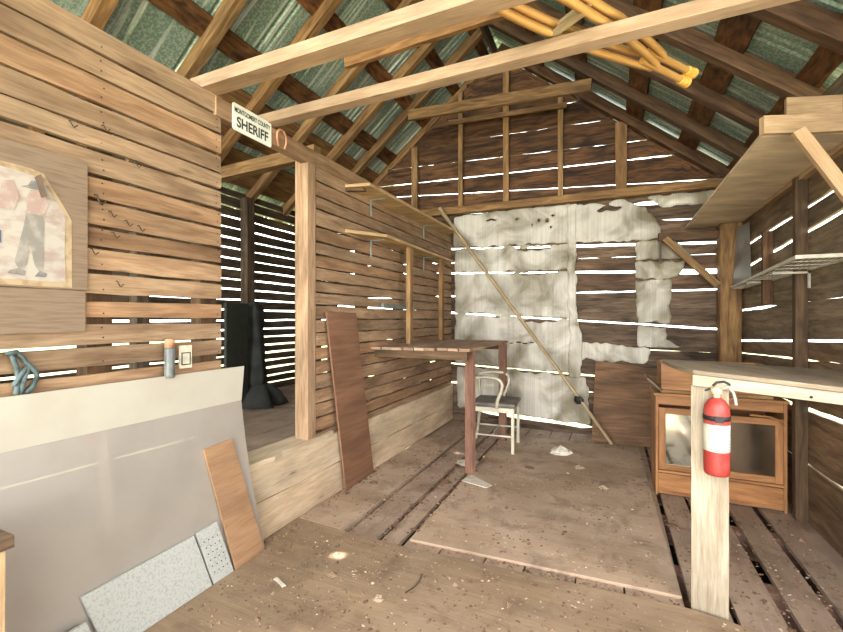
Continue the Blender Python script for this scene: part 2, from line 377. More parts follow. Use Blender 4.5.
# base boards
b = MB()
boardwall(b, 'x', XI+.022, 1.42, YB, [ramp(1.5, .235, 4.9, .21, .003)], .018, .44, n=16, sgn=-1, th=.02, noise=.004)
struct(b.build('baseboard_left', 'base'))
b = MB(); b.beam((XI-.06, 1.45, .447), (XI-.06, 2.45, .452), (.09, 0, 0), (0, 0, .014), 12, .12); struct(b.build('trim_3', 'base', bevel=.002))
# door post
b = MB(); b.beam((-1.835, 2.236, .45), (-1.835, 2.236, 2.30), (.052, 0, 0), (0, .041, 0), 10, .02)
tag(b.build('door_post', 'plank', bevel=.004), 'square timber post at the right side of the open doorway', 'post')
n_trim = 4
for y in (-.3, .35, 1.0, 1.49, 2.34, 2.95, 3.6, 4.25, 4.83):
    b = MB(); b.beam((XI-.065, y, .44), (XI-.065, y, 2.26), (0, .045, 0), (.035, 0, 0), 4, .03)
    struct(b.build('trim_%d' % n_trim, 'studdark')); n_trim += 1

# floor of boards along the room, with the joists under the gaps
b = MB()
edges = [-1.79, -1.62, -1.43, -1.405, -1.215, -1.19, -1.075, -1.05, -.85, -.62, -.40, -.18, .05, .30, .335, .45, .475, .665, .705, .845, .885, 1.10]
i = 0
pairs = [(-1.79, -1.6), (-1.595, -1.43), (-1.405, -1.215), (-1.185, -1.075), (-1.045, -.84), (-.835, -.6), (-.595, -.4), (-.395, -.16), (-.155, .05), (.055, .29), (.315, .46), (.48, .655), (.70, .845), (.885, 1.10)]
for a, c in pairs:
    b.beam(((a+c)/2, YF, -.0125), ((a+c)/2, YB, -.0125), ((c-a)/2-.002, 0, 0), (0, 0, .0125), 14, .006)
struct(b.build('floor', 'floorb'))
b = MB()
for y in [YF+.3+.62*k for k in range(9)]:
    b.box(XI, XW, y-.04, y+.04, -.18, -.026)
struct(b.build('trim_%d' % n_trim, 'redleg')); n_trim += 1
b = MB()
for a in range(8):
    x0 = XL+a*.2175; b.beam((x0+.108, YF, .43), (x0+.108, YB, .43), (.1055, 0, 0), (0, 0, .012), 8, .01)
struct(b.build('floor', 'floorb'))
b = MB(); b.box(-30, 30, -30, 30, -.5, -.45); struct(b.build('ground', 'grass'))
b = MB(); b.box(XI-.02, XW, YF, YB, -.44, -.40); struct(b.build('trim_%d' % n_trim, 'soil')); n_trim += 1

# back wall below the plate, x from side room to right wall
B = []
B.append(ramp(-1.8, .155, -.15, .07, .022, [(-1.42, -.18)]))
B.append(ramp(-1.5, .46, -.2, .45, .012, [(-3.5, -.2)]))
B.append(ramp(-1.8, .69, -.1, .625, .009, [(-3.5, 0.0)]))
B.append(ramp(-1.5, .95, .55, .92, .005, [(-3.5, .5)]))
B.append(ramp(-1.8, 1.315, 1.0, 1.14, .009))
B.append(ramp(-1.8, 1.52, 1.05, 1.53, .008, [(-3.5, -1.0), (-.3, 1.0)]))
B.append(lambda s: (1.80-.035*(s+1.8), .012 if s < .4 else .024))
B.append(ramp(-1.8, 1.93, 1.05, 1.87, .006, [(-3.5, -.9)]))
B.append(ramp(-1.8, 2.10, 1.0, 1.98, .013))
B.append(ramp(-1.8, 2.35, 1.0, 2.22, .008, [(-3.5, -1.2), (.5, 1.0)]))
B.append(ramp(-1.8, 2.52, 1.0, 2.40, .022, [(.25, 1.0)]))
# gable gaps
G = [ramp(-2.1, 2.80, .9, 2.60, .007), ramp(-2.2, 2.975, .9, 2.88, .008), ramp(-2.2, 3.18, .9, 3.06, .005), ramp(-2.2, 3.43, .9, 3.33, .005, [(-1.6, .9)]), ramp(-2, 3.62, .4, 3.62, .005, [(-1.6, -.2)]), ramp(-2, 3.85, 0, 3.84, .004, [(-1.3, -.9)]), const(4.08, .003)]
b = MB()
boardwall(b, 'y', YB+.03, XL, XW, B, -.4, 2.56, n=40, sgn=1, noise=.004)
struct(b.build('wall_back', 'darkboard'))
b = MB()
boardwall(b, 'y', YB+.03, XL, XW, G, 2.56, 4.40, n=60, sgn=1, noise=.003, clip=lambda s: roofz(s, .09))
struct(b.build('wall_back', 'gable'))

# right wall with a window opening near the camera
def rgaps(): return [ramp(3.7, .345, 2.9, .36, .006), ramp(3.95, .662, 2.9, .708, .014), ramp(4.73, .93, 3.5, .985, .005, [(3.3, 4.9), (-1, 1)]), ramp(4.73, 1.045, 2.9, 1.13, .007), ramp(4.7, 1.325, 2.9, 1.36, .011, [(3.95, 4.85)]), ramp(4.08, 1.74, 2.917, 1.81, .015), ramp(4.43, 1.91, 3.0, 1.945, .012), ramp(4.5, 2.19, 2.9, 2.21, .009)]
b = MB()
WY0, WY1, WZ0, WZ1 = .55, 1.65, .95, 2.05
boardwall(b, 'x', XW, WY1, YB+.05, rgaps(), -.4, 2.53, n=26, noise=.003)
boardwall(b, 'x', XW, YF, WY0, rgaps(), -.4, 2.53, n=12, noise=.003)
boardwall(b, 'x', XW, WY0, WY1, rgaps()[:2], -.4, WZ0, n=8)
boardwall(b, 'x', XW, WY0, WY1, rgaps()[-1:], WZ1, 2.53, n=8)
struct(b.build('wall_right', 'rightboard'))
b = MB()
for (y0, y1, z0, z1) in ((WY0-.05, WY0, WZ0-.05, WZ1+.05), (WY1, WY1+.05, WZ0-.05, WZ1+.05), (WY0, WY1, WZ0-.05, WZ0), (WY0, WY1, WZ1, WZ1+.05), ((WY0+WY1)/2-.02, (WY0+WY1)/2+.02, WZ0, WZ1)):
    b.box(XW-.02, XW+.03, y0, y1, z0, z1)
struct(b.build('window_1', 'studdark'))

# side room outer wall
b = MB()
sz = [.52, .60, .69, .775, .862, .95, 1.04, 1.13, 1.226]+[1.335+.105*k for k in range(12)]
boardwall(b, 'x', XL, YF, YB+.05, [const(z, .009) for z in sz], -.4, 2.56, n=24, sgn=-1, noise=.004)
struct(b.build('wall_side', 'sideboards'))
for y in (1.2, 2.2, 3.32, 4.15, 4.8):
    b = MB(); b.beam((XL+.06, y, .44), (XL+.06, y, 2.5), (.05, 0, 0), (0, .05, 0), 5, .06)
    struct(b.build('trim_%d' % n_trim, 'sideboards')); n_trim += 1

HOLE = [-.04, 2.42]
# roof metal: ribbed sheets on both slopes, running past the gable
for side in (-1, 1):
    b = MB(); W = 2.9; y = YF-.1; prof = []
    while y < YB+.45:
        for dy, h in ((0, 0), (.10, 0), (.112, .014), (.128, .014), (.14, 0), (.165, 0), (.177, .014), (.193, .014), (.205, 0), (.42, 0)):
            prof.append((y+dy, h))
        y += .43
    vs = []
    for (yy, h) in prof:
        for k in range(2):
            x = XR+side*(.0+k*2.55); z = ZR+.05+h-K*abs(x-XR); vs.append((x, yy, z))
    fs, us = [], []
    for i in range(len(prof)-1):
        ya, yb = prof[i][0], prof[i+1][0]
        if side == 1 and ya < HOLE[1] < yb and prof[i][1] == 0 and prof[i+1][1] == 0:    # a small hole the sun comes through
            hx, hy, hs = HOLE[0], min(max(HOLE[1], ya+.04), yb-.04), .024; q = len(vs)
            for (x, yy) in ((hx-hs, hy-hs), (hx+hs, hy-hs), (hx+hs, hy+hs), (hx-hs, hy+hs)): vs.append((x, yy, ZR+.05-K*abs(x-XR)))
            for f in ((2*i, 2*i+1, q+1, q), (2*i+1, 2*i+3, q+2, q+1), (2*i+3, 2*i+2, q+3, q+2), (2*i+2, 2*i, q, q+3)): fs.append(f); us.append([(0, 0)]*4)
            HOLE[1] = hy; continue
        fs.append((2*i, 2*i+1, 2*i+3, 2*i+2)); us.append([(0, ya), (3, ya), (3, yb), (0, yb)])
    b.add(vs, fs, us, .5)
    o = struct(b.build('ceiling', 'roof'))
    pass

# ------------------------------------------------------------------ roof timbers
def slopebeam(side, y, x0, x1, w, d, off, mat, name='rafter', seg=8, jit=.05):
    b = MB(); nrm = V((side*K, 0, 1)).normalized()
    A = V((x0, y, roofz(x0, off)))-nrm*(-d/2); Bp = V((x1, y, roofz(x1, off)))-nrm*(-d/2)
    b.beam(A, Bp, nrm*(d/2), V((0, w/2, 0)), seg, jit)
    return b.build(name, mat, bevel=.003)
Ls = [4.97, 4.45, 3.95, 3.40, 2.78, 2.17, 1.55, .95, .3]
Rs = [4.86, 4.30, 3.74, 3.22, 2.68, 2.1, 1.5, .9, .3]
for i, y in enumerate(Ls):
    o = slopebeam(-1, y, XR-.01, XL-.1, .075, .10, .105, 'rafter')
    tag(o, '%s sloping roof rafter from the back gable on the left slope' % ORD[i] if i else 'left sloping rafter at the edge of the back gable wall', 'rafter', 'rafters of the left roof slope')
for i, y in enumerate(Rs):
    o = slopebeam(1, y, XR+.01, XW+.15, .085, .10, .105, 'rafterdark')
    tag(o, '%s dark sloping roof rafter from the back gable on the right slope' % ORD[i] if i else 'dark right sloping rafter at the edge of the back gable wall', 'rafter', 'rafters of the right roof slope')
def batten(side, xc, w, y0, y1, mat, label, jit=.10):
    b = MB(); sl = V((1, 0, -K*side)).normalized(); nrm = V((side*K, 0, 1)).normalized()
    P = lambda y: V((xc, y, roofz(xc, -.0)))+nrm*.008
    b.beam(P(y0), P(y1), sl*(w/2), nrm*.012, 22, jit)
    tag(b.build('roof_batten', mat), label, 'batten', 'rough battens carrying the roof sheets')
rows = ['lowest', 'second lowest', 'middle', 'second highest', 'highest']
for k, (xc, w) in enumerate(((-3.12, .10), (-2.62, .17), (-2.13, .15), (-1.74, .13), (-1.36, .1))):
    batten(-1, xc, w, YF, YB+.35, 'bark', 'rough barky batten under the left roof sheets, %s row' % rows[k])
for k, (xc, w) in enumerate(((1.04, .14), (.66, .19), (.21, .19), (-.28, .15), (-.75, .14))):
    batten(1, xc, w, YF, YB+.35, 'bark', 'rough brown batten under the dark right roof sheets, %s row' % rows[k])
batten(-1, -3.36, .36, 2.3, YB+.1, 'rafter', 'wide brown board under the left roof sheets at the eave, lower one', .02)
batten(-1, -2.92, .26, 2.5, YB+.1, 'rafter', 'wide brown board under the left roof sheets above the eave board', .02)
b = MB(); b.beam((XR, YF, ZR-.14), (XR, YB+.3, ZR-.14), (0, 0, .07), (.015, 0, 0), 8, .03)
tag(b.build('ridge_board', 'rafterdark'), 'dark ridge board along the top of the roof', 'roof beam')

def tie(name, A, Bp, w, h, mat, label, cat='beam', jit=.02, bevel=.003, seg=8):
    b = MB(); A, Bp = V(A), V(Bp); d = (Bp-A).normalized(); side = d.cross(V((0, 0, 1))).normalized(); up = side.cross(d)
    b.beam(A, Bp, side*(w/2), up*(h/2), seg, jit)
    return tag(b.build(name, mat, bevel=bevel), label, cat)
tie('tie_beam', (-1.87, 1.47, 2.385), (1.12, 1.47, 2.385), .09, .06, 'tie', 'pale sawn beam nearest the camera crossing from the left wall top')
tie('tie_beam', (-1.87, 1.875, 2.385), (1.12, 1.855, 2.385), .07, .055, 'tie', 'pale sawn beam right of the sheriff sign, under the crutches')
tie('collar_beam', (-1.85, 2.72, 3.20), (-.6, 2.72, 3.24), .04, .10, 'rafter', 'weathered collar beam with a square end behind the near pale beams')
tie('collar_beam', (-2.04, 4.22, 3.48), (-.17, 4.22, 3.40), .045, .11, 'rafter', 'thick weathered collar beam near the back gable')
tie('gable_cleat', (-1.80, 4.83, 3.61), (-.44, 4.83, 3.55), .03, .055, 'studm', 'thin horizontal strip nailed across the gable studs', 'wooden strip')
tie('wall_plate', (-2.2, 4.85, 2.545), (1.05, 4.85, 2.53), .09, .08, 'rafter', 'horizontal timber plate between the gable and the white sheeting', 'beam')
for i, (x, w, zt, nm) in enumerate(((-2.27, .08, 3.40, 'leftmost short'), (-1.66, .055, 3.98, 'second from left'), (-1.11, .065, 4.22, 'middle tallest'), (-.51, .055, 3.76, 'second from right'), (.09, .11, 3.28, 'rightmost wide'))):
    b = MB(); b.beam((x, 4.875, 2.585), (x, 4.875, zt), (w/2, 0, 0), (0, .025, 0), 6, .04)
    tag(b.build('gable_stud', 'studm', bevel=.002), 'upright stud against the dark gable boards, %s one' % nm, 'stud', 'studs of the back gable')

# ------------------------------------------------------------------ floor sheets
def slab(name, mat, quad, z0, th, label, cat='plywood sheet', sag=0.0):
    b = MB(); b.prism([(x, y, z0) for x, y in quad], (0, 0, th), .5)
    return tag(b.build(name, mat, bevel=.002), label, cat)
slab('plywood_sheet', 'ply', [(-1.03, 2.14), (.285, 2.19), (.265, 3.0), (.235, 4.5), (-1.04, 4.5)], .001, .016, 'large dusty plywood sheet lying in the middle of the floor')
slab('plywood_sheet', 'ply2', [(-1.765, YF+.1), (.98, YF+.1), (.56, 2.06), (.30, 2.11), (-1.02, 2.055), (-1.765, 2.075)], .001, .018, 'dusty floor sheet in the foreground with a bright sun spot')
slab('plywood_sheet', 'ply', [(-1.765, 2.09), (-1.44, 2.07), (-1.425, 3.95), (-1.765, 4.0)], .001, .018, 'narrow dusty floor sheet along the left base boards')
def fz_(x, y):
    if y < 2.06 and x < .5: return .019
    if -1.03 < x < .24 and 2.19 < y < 4.5: return .017
    if x < -1.43 and 2.09 < y < 3.95: return .019
    return 0.0

# ------------------------------------------------------------------ leaning things, left
def leanbox(b, bl, br, tr, tl, th):
    n = (V(br)-V(bl)).cross(V(tl)-V(bl)).normalized()*th
    b.prism([bl, br, tr, tl], n, .5)
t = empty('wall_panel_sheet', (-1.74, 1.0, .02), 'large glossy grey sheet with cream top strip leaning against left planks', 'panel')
def bentquad(name, mat, rows, parent, th=.004):
    b = MB(); vs = []; n = len(rows[0])
    for r in rows: vs += [V(p) for p in r]
    for r in rows: vs += [V(p)+V((-th, 0, 0)) for p in r]
    m = len(rows); N = m*n; fs = []; us = []
    for i in range(m-1):
        for j in range(n-1):
            a = i*n+j; f = (a, a+1, a+n+1, a+n); fs.append(f); us.append([(vs[q].y, vs[q].z) for q in f])
            g = tuple(N+q for q in f)[::-1]; fs.append(g); us.append([(vs[q].y, vs[q].z) for q in g])
    rim = [j for j in range(n)]+[i*n+n-1 for i in range(1, m)]+[(m-1)*n+j for j in range(n-2, -1, -1)]+[i*n for i in range(m-2, 0, -1)]
    for k in range(len(rim)):
        a, c = rim[k], rim[(k+1) % len(rim)]; fs.append((c, a, a+N, c+N)); us.append([(0, 0)]*4)
    b.add(vs, fs, us, .5, False); return b.build(name, mat, parent)
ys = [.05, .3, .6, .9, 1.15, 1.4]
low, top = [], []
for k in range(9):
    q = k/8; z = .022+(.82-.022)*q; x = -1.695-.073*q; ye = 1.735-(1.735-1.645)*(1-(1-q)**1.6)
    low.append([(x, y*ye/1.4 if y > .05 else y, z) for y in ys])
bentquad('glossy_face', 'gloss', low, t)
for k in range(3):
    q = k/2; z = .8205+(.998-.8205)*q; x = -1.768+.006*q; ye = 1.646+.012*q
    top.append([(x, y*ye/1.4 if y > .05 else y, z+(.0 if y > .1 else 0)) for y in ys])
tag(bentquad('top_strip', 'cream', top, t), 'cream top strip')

def tile(name, P, holes, label):
    t = empty(name, P[0], label, 'ceiling tile', 'white speckled tile pieces leaning on the glossy sheet')
    b = MB(); leanbox(b, *P, -.014); b.build('tile_board', 'tile', t, bevel=.002)
    if holes:
        b = MB(); bl, br, tr, tl = [V(p) for p in P]; n = (br-bl).cross(tl-bl).normalized()
        for i in range(4):
            for j in range(6):
                p = bl+(br-bl)*(.18+.21*i)+(tl-bl)*(.2+.12*j)+n*.0008
                e1 = (br-bl).normalized(); e2 = (tl-bl).normalized()
                b.prism([p+(e1*math.cos(a)+e2*math.sin(a))*.0032 for a in [k*PI/4 for k in range(8)]], n*.0006)
        b.build('hole_pattern', 'hole', t)
    return t
# along the foot of the sheet: bottom on floor, top leaning back
tile('ceiling_tile', [(-1.676, .948, .02), (-1.676, 1.393, .02), (-1.700, 1.318, .277), (-1.700, .875, .268)], False, 'long white speckled tile leaning at the foot of the glossy sheet')
tile('ceiling_tile', [(-1.676, 1.402, .02), (-1.676, 1.515, .02), (-1.700, 1.438, .288), (-1.700, 1.328, .281)], True, 'small white tile with rows of pegboard holes beside the tan offcut')
tile('ceiling_tile', [(-1.650, .58, .02), (-1.650, .93, .02), (-1.668, .875, .19), (-1.668, .52, .19)], False, 'low white tile piece at the bottom left edge, in front of the long tile')
@one('wood_offcut', 'offcut', 'tan plywood offcut leaning on the right edge of the glossy sheet', 'board', bevel=.002)
def _(b): leanbox(b, (-1.672, 1.525, .02), (-1.680, 1.72, .02), (-1.738, 1.56, .645), (-1.738, 1.396, .635), -.012)
@one('laminate_board', 'lamin', 'tall brown laminated board leaning against the left planks', 'board', bevel=.002)
def _(b): leanbox(b, (-1.722, 2.54, .02), (-1.73, 2.94, .02), (-1.762, 2.73, 1.29), (-1.758, 2.36, 1.29), -.014)
t = empty('wooden_crate', (-1.56, .42, .02), 'weathered wooden crate at the left edge in front of the glossy sheet', 'crate')
b = MB(); b.box(-1.665, -1.48, .12, .585, .02, .63); b.build('body', 'pine', t, bevel=.003)
b = MB(); b.box(-1.68, -1.472, .1, .60, .63, .665); b.build('top', 'darkboard', t, bevel=.003)

# hardboard panels and faded poster
xp = XI+.012
@one('backing_board', 'hardb', 'brown hardboard panel nailed to left planks, carrying the poster', 'board', bevel=.001)
def _(b): b.box(XI+.001, xp, .05, .936, 1.352, 1.825)
@one('backing_board', 'hardb', 'narrow brown hardboard strip just below the poster panel', 'board', bevel=.001)
def _(b): b.box(XI+.001, xp-.002, .05, .930, 1.198, 1.349)
t = empty('poster', (xp, .6, 1.37), 'faded torn poster of a standing man on the brown panel', 'poster')
def flat(name, mat, pts, dx, parent=t, th=.0008):
    b = MB(); b.prism([(xp+dx, y, z) for y, z in pts], (th, 0, 0), .5); return b.build(name, mat, parent)
flat('torn_border', 'paperback', [(.30, 1.36), (.885, 1.358), (.884, 1.60), (.868, 1.632), (.80, 1.745), (.76, 1.752), (.30, 1.755)], .0003)
flat('print', 'poster', [(.30, 1.378), (.865, 1.376), (.862, 1.50), (.864, 1.615), (.79, 1.728), (.70, 1.735), (.30, 1.738)], .0014)
flat('trousers', 'pgrey', [(.722, 1.435), (.738, 1.40), (.755, 1.43), (.762, 1.50), (.775, 1.43), (.792, 1.40), (.80, 1.43), (.800, 1.50), (.802, 1.575), (.795, 1.62), (.755, 1.618), (.745, 1.55)], .0024)
flat('shirt', 'ppink', [(.755, 1.60), (.80, 1.60), (.815, 1.64), (.806, 1.668), (.792, 1.682), (.765, 1.680), (.752, 1.65)], .0026)
flat('hat', 'pdark', [(.738, 1.684), (.80, 1.682), (.79, 1.692), (.786, 1.710), (.766, 1.712), (.758, 1.694)], .0030)
flat('boots', 'pdark', [(.705, 1.395), (.748, 1.39), (.752, 1.405), (.735, 1.415), (.71, 1.405)], .0030)
flat('boots', 'pdark', [(.775, 1.39), (.805, 1.39), (.81, 1.402), (.79, 1.412)], .0030)
flat('second_figure', 'ppink', [(.68, 1.60), (.72, 1.60), (.735, 1.65), (.72, 1.70), (.69, 1.69)], .0026)
flat('blue_mark', 'pblue', [(.672, 1.49), (.689, 1.49), (.689, 1.53), (.672, 1.53)], .0030)
b = MB(); b.prism([(xp+.002, .775, 1.725), (xp+.016, .785, 1.735), (xp+.022, .80, 1.665), (xp+.004, .792, 1.66)], (.001, .001, 0)); tag(b.build('curled_corner', 'curl', t), 'dark curled paper corner')

# bent nails in the planks
nails = [(.965, 1.70), (1.015, 1.655), (1.075, 1.632), (1.125, 1.62), (1.025, 1.575), (.95, 1.50), (1.04, 1.385), (.99, 1.98), (1.11, 1.88), (.88, 1.95)]
plc = ['hooked one by the panel corner', 'right of the panel below the corner hook', 'left of a close pair', 'right of a close pair', 'under the pair, left', 'beside the panel edge', 'just above the bright gap', 'high on a pale plank', 'above the doorway side', 'high above the panel']
for i, (y, z) in enumerate(nails):
    b = MB(); s = 1.6 if i == 0 else 1
    b.tube([(XI-.005, y, z+.012*s), (XI+.012, y, z+.01*s), (XI+.016, y+.005*s, z-.006*s), (XI+.018, y+.009*s, z-.012*s), (XI+.022, y+.018*s, z-.001*s)], .0022*s, 6)
    tag(b.build('bent_nail', 'iron'), 'bent nail in the left planks, %s' % plc[i], 'nail', 'bent nails in the left planks')
t = empty('webbing_strap', (XI+.02, .755, 1.05), 'tangled blue-grey webbing strap stuffed in the plank gap', 'strap')
b = MB()
for P in ([(.70, 1.135), (.725, 1.14), (.745, 1.12), (.76, 1.085), (.745, 1.05), (.74, 1.0)], [(.715, 1.13), (.725, 1.09), (.735, 1.05), (.725, 1.0)], [(.755, 1.10), (.775, 1.07), (.785, 1.05), (.77, 1.02), (.75, 1.0)], [(.72, 1.03), (.74, 1.07), (.76, 1.09)]):
    b.tube([(XI+.015+.008*math.sin(k*2.1), y, z) for k, (y, z) in enumerate(P)], .008, 6)
b.build('strap', 'rag', t)
t = empty('caulk_tube', (XI+.03, 1.25, .97), 'grey tube with a rusty cap standing in front of the planks', 'tube')
b = MB(); b.lathe((XI+.028, 1.245, .99), [(0, 0), (.02, 0), (.021, .01), (.021, .125), (.019, .13), (0, .13)]); b.build('barrel', 'tube', t)
b = MB(); b.lathe((XI+.028, 1.245, 1.12), [(0, 0), (.02, 0), (.02, .035), (.012, .04), (0, .04)]); b.build('cap', 'rusty', t)
t = empty('switch_plate', (XI+.004, 1.335, 1.03), 'small white plate with a square outline fixed near the doorway', 'switch plate')
b = MB(); b.box(XI+.001, XI+.010, 1.305, 1.368, 1.02, 1.125); b.build('plate', 'whiteplate', t, bevel=.002)
b = MB()
for (y0, y1, z0, z1) in ((1.314, 1.360, 1.088, 1.093), (1.314, 1.360, 1.035, 1.040), (1.314, 1.319, 1.040, 1.088), (1.355, 1.360, 1.040, 1.088)): b.box(XI+.0102, XI+.0115, y0, y1, z0, z1)
b.build('square_outline', 'signk', t)

# ------------------------------------------------------------------ sign, horseshoe
t = empty('sheriff_sign', (-1.745, 1.73, 2.29), 'white metal county sheriff sign fixed over the doorway', 'sign')
xs = XI+.012
b = MB(); r_ = .012; y0, y1, z0, z1 = 1.594, 1.867, 2.222, 2.362; pts = []
for cy, cz, a0 in ((y1-r_, z1-r_, 0), (y0+r_, z1-r_, 90), (y0+r_, z0+r_, 180), (y1-r_, z0+r_, 270)):
    for k in range(5): a = math.radians(a0+k*22.5); pts.append((xs, cy+r_*math.cos(a), cz+r_*math.sin(a)))
b.prism(pts, (.003, 0, 0), .5); b.build('plate', 'signw', t)
def text(s, size, y, z, name, ex=1.0, bold=.0):
    cu = bpy.data.curves.new(name, 'FONT'); cu.body = s; cu.size = size; cu.align_x = 'CENTER'; cu.align_y = 'CENTER'; cu.extrude = .0004; cu.offset = bold
    o = bpy.data.objects.new(name, cu); C.objects.link(o)
    dg = bpy.context.evaluated_depsgraph_get(); me = bpy.data.meshes.new_from_object(o.evaluated_get(dg)); bpy.data.objects.remove(o)
    me.materials.clear(); me.materials.append(M['signk'])
    ob = bpy.data.objects.new(name, me); C.objects.link(ob); ob.parent = t
    ob.rotation_euler = (PI/2, 0, PI/2); ob.scale = (ex, 1, 1)
    ob.location = V((xs+.0036, y, z))-t.location
    return ob
text('SHERIFF', .074, 1.731, 2.268, 'sign_text', .86, .0018)
text('MONTGOMERY COUNTY', .036, 1.731, 2.328, 'sign_text', .60, .0008)
b = MB(); pts = []
for k in range(15):
    a = math.radians(-62+k*304/14); pts.append((XI+.018, 1.94+.04*math.sin(a+PI)*-1*-1, 2.30))
pts = [(XI+.022, 1.918, 2.252), (XI+.022, 1.906, 2.28)]+[(XI+.022, 1.942-.038*math.cos(math.radians(a)), 2.31+.042*math.sin(math.radians(a))) for a in range(0, 181, 20)]+[(XI+.022, 1.978, 2.28), (XI+.022, 1.966, 2.252)]
b.tube(pts, .0075, 8)
tag(b.build('horseshoe', 'rusty'), 'pale rusty horseshoe hung open end down beside the sheriff sign', 'horseshoe')

tie('side_beam', (-3.5, 2.42, 2.36), (-1.88, 2.42, 2.41), .08, .09, 'rafter', 'horizontal beam above the side room seen through the doorway top')
# nail heads where the planks meet their studs
b = MB()
for z, h in fz[5:]:
    for yy in (1.515, .99, .36):
        for dz in (.03, .068):
            c_ = V((XI+.0003, yy+random.uniform(-.008, .008), z+dz)); b.prism([c_+V((0, .0035*math.cos(a), .0035*math.sin(a))) for a in [k*PI/3 for k in range(6)]], (.0008, 0, 0))
for z in rz:
    for yy in (2.32, 2.95, 3.6, 4.25):
        for dz in (.028, .062):
            c_ = V((XI+.0003, yy+random.uniform(-.008, .008), z+dz)); b.prism([c_+V((0, .0035*math.cos(a), .0035*math.sin(a))) for a in [k*PI/3 for k in range(6)]], (.0008, 0, 0))
tag(b.build('nail_heads', 'iron', wallL), kind='stuff')

# ------------------------------------------------------------------ side room contents
@one('dark_panel', 'darkpanel', 'dark narrow panel standing in the side room left of doorway', 'panel', bevel=.003)
def _(b): b.box(-3.02, -2.99, 2.62, 2.86, .442, 1.38)
t = empty('work_clothes', (-3.05, 2.98, .442), 'dark work clothes heap hanging and piled inside the doorway', 'clothes')
def lumpy(name, mat, c, prof, parent, seed, amp=.25):
    rr = random.Random(seed); b = MB(); n = 22; vs = []
    ph = [rr.uniform(0, 6.3) for _ in range(6)]
    for i, (rx, ry, z, ox) in enumerate(prof):
        for k in range(n):
            a = 2*PI*k/n; w = 1+amp*(math.sin(5*a+ph[0]+z*3)*.5+math.sin(9*a+ph[1]-z*5)*.35+math.sin(3*a+ph[2]+z*9)*.4)
            vs.append((c[0]+ox+rx*w*math.cos(a), c[1]+ry*w*math.sin(a), c[2]+z))
    fs, us = [], []
    for i in range(len(prof)-1):
        for k in range(n): kk = (k+1) % n; fs.append((i*n+k, i*n+kk, (i+1)*n+kk, (i+1)*n+k)); us.append([(0, 0)]*4)
    fs.append(list(range(n))[::-1]); us.append([(0, 0)]*n); m = (len(prof)-1)*n; fs.append([m+k for k in range(n)]); us.append([(0, 0)]*n)
    b.add(vs, fs, us, .5, True); return b.build(name, mat, parent)
lumpy('coat', 'darkcloth', (-3.05, 2.98, .60), [(.10, .09, 0, 0), (.12, .10, .1, 0), (.10, .08, .35, 0), (.08, .07, .55, .0), (.09, .10, .68, .0), (.06, .08, .76, 0), (.02, .03, .80, 0)], t, 3)
lumpy('cloth_pile', 'darkcloth', (-3.0, 3.0, .442), [(.22, .20, 0, 0), (.20, .19, .05, 0), (.16, .15, .12, 0), (.09, .09, .19, 0), (.03, .03, .22, 0)], t, 5, .35)

# ------------------------------------------------------------------ left shelves
t = empty('wall_shelf', (-1.70, 3.6, 2.2), 'long upper plank shelf on the left wall below the roof', 'shelf')
b = MB(); b.prism([(XI+.001, 2.62, 2.21), (-1.60, 2.66, 2.21), (-1.60, 4.52, 2.215), (XI+.001, 4.60, 2.215)], (0, 0, .022), .6); b.build('board', 'shelfwood', t, bevel=.002)
b = MB(); b.beam((XI+.004, 2.64, 2.197), (-1.66, 2.69, 2.197), (0, .02, 0), (0, 0, .012)); b.build('cleat', 'studdark', t)
def lbracket(y, z, parent, dep=.13, hh=.13):
    b = MB(); b.box(XI+.001, XI+.006, y-.011, y+.011, z-hh, z); b.box(XI+.006, XI+dep, y-.011, y+.011, z-.005, z); b.build('bracket', 'galv', parent)
for y in (2.99, 4.05): lbracket(y, 2.209, t)
t = empty('wall_shelf', (-1.70, 3.7, 1.88), 'lower plank shelf on the left wall with two thin posts', 'shelf')
b = MB(); b.prism([(XI+.001, 2.62, 1.88), (-1.60, 2.92, 1.88), (-1.635, 4.55, 1.88), (XI+.001, 4.62, 1.88)], (0, 0, .024), .5); b.build('board', 'shelfwood', t, bevel=.002)
for y in (2.99, 4.05): lbracket(y, 1.879, t)
for y, zb in ((3.44, 1.017), (4.22, 1.017)):
    b = MB(); b.beam((-1.655, y, zb), (-1.655, y, 1.88), (.02, 0, 0), (0, .032, 0), 4, .02); b.build('post', 'studm', t, bevel=.002)

# ------------------------------------------------------------------ workbench
t = empty('workbench', (-1.4, 3.6, 0), 'slatted wooden workbench with reddish legs fixed to the left wall', 'workbench')
b = MB(); xa = XI+.002; n = 9; wd = (-.975-xa)/n
for k in range(n):
    x = xa+wd*(k+.5); zz = 1.005
    b.beam((x, 2.985+.012*math.sin(k*2.3)+.012*k, zz), (x, 4.36+.015*math.sin(k), zz), (wd/2-.003, 0, 0), (0, 0, .011), 6, .01)
b.build('top', 'benchtop', t, bevel=.001)
for yy in (3.05, 4.28):
    b = MB(); b.box(xa, -.99, yy, yy+.035, .93, .992); b.build('frame_rail', 'studdark', t, bevel=.002)
for (x, y) in ((-1.035, 3.27), (-1.005, 4.26)):
    b = MB(); b.beam((x, y, 0.018 if y > 4 else .0), (x, y, .992), (.038, -.018, 0), (.007, .018, 0), 6, .03); b.build('leg', 'redleg', t, bevel=.003)
@one('metal_rail', 'tube', 'grey metal rail lying against the left planks behind the shelf post', 'rail', bevel=.002)
def _(b): b.beam((XI+.028, 3.13, 1.355), (XI+.028, 3.75, 1.345), (0, 0, .018), (.016, 0, 0), 3, .08)

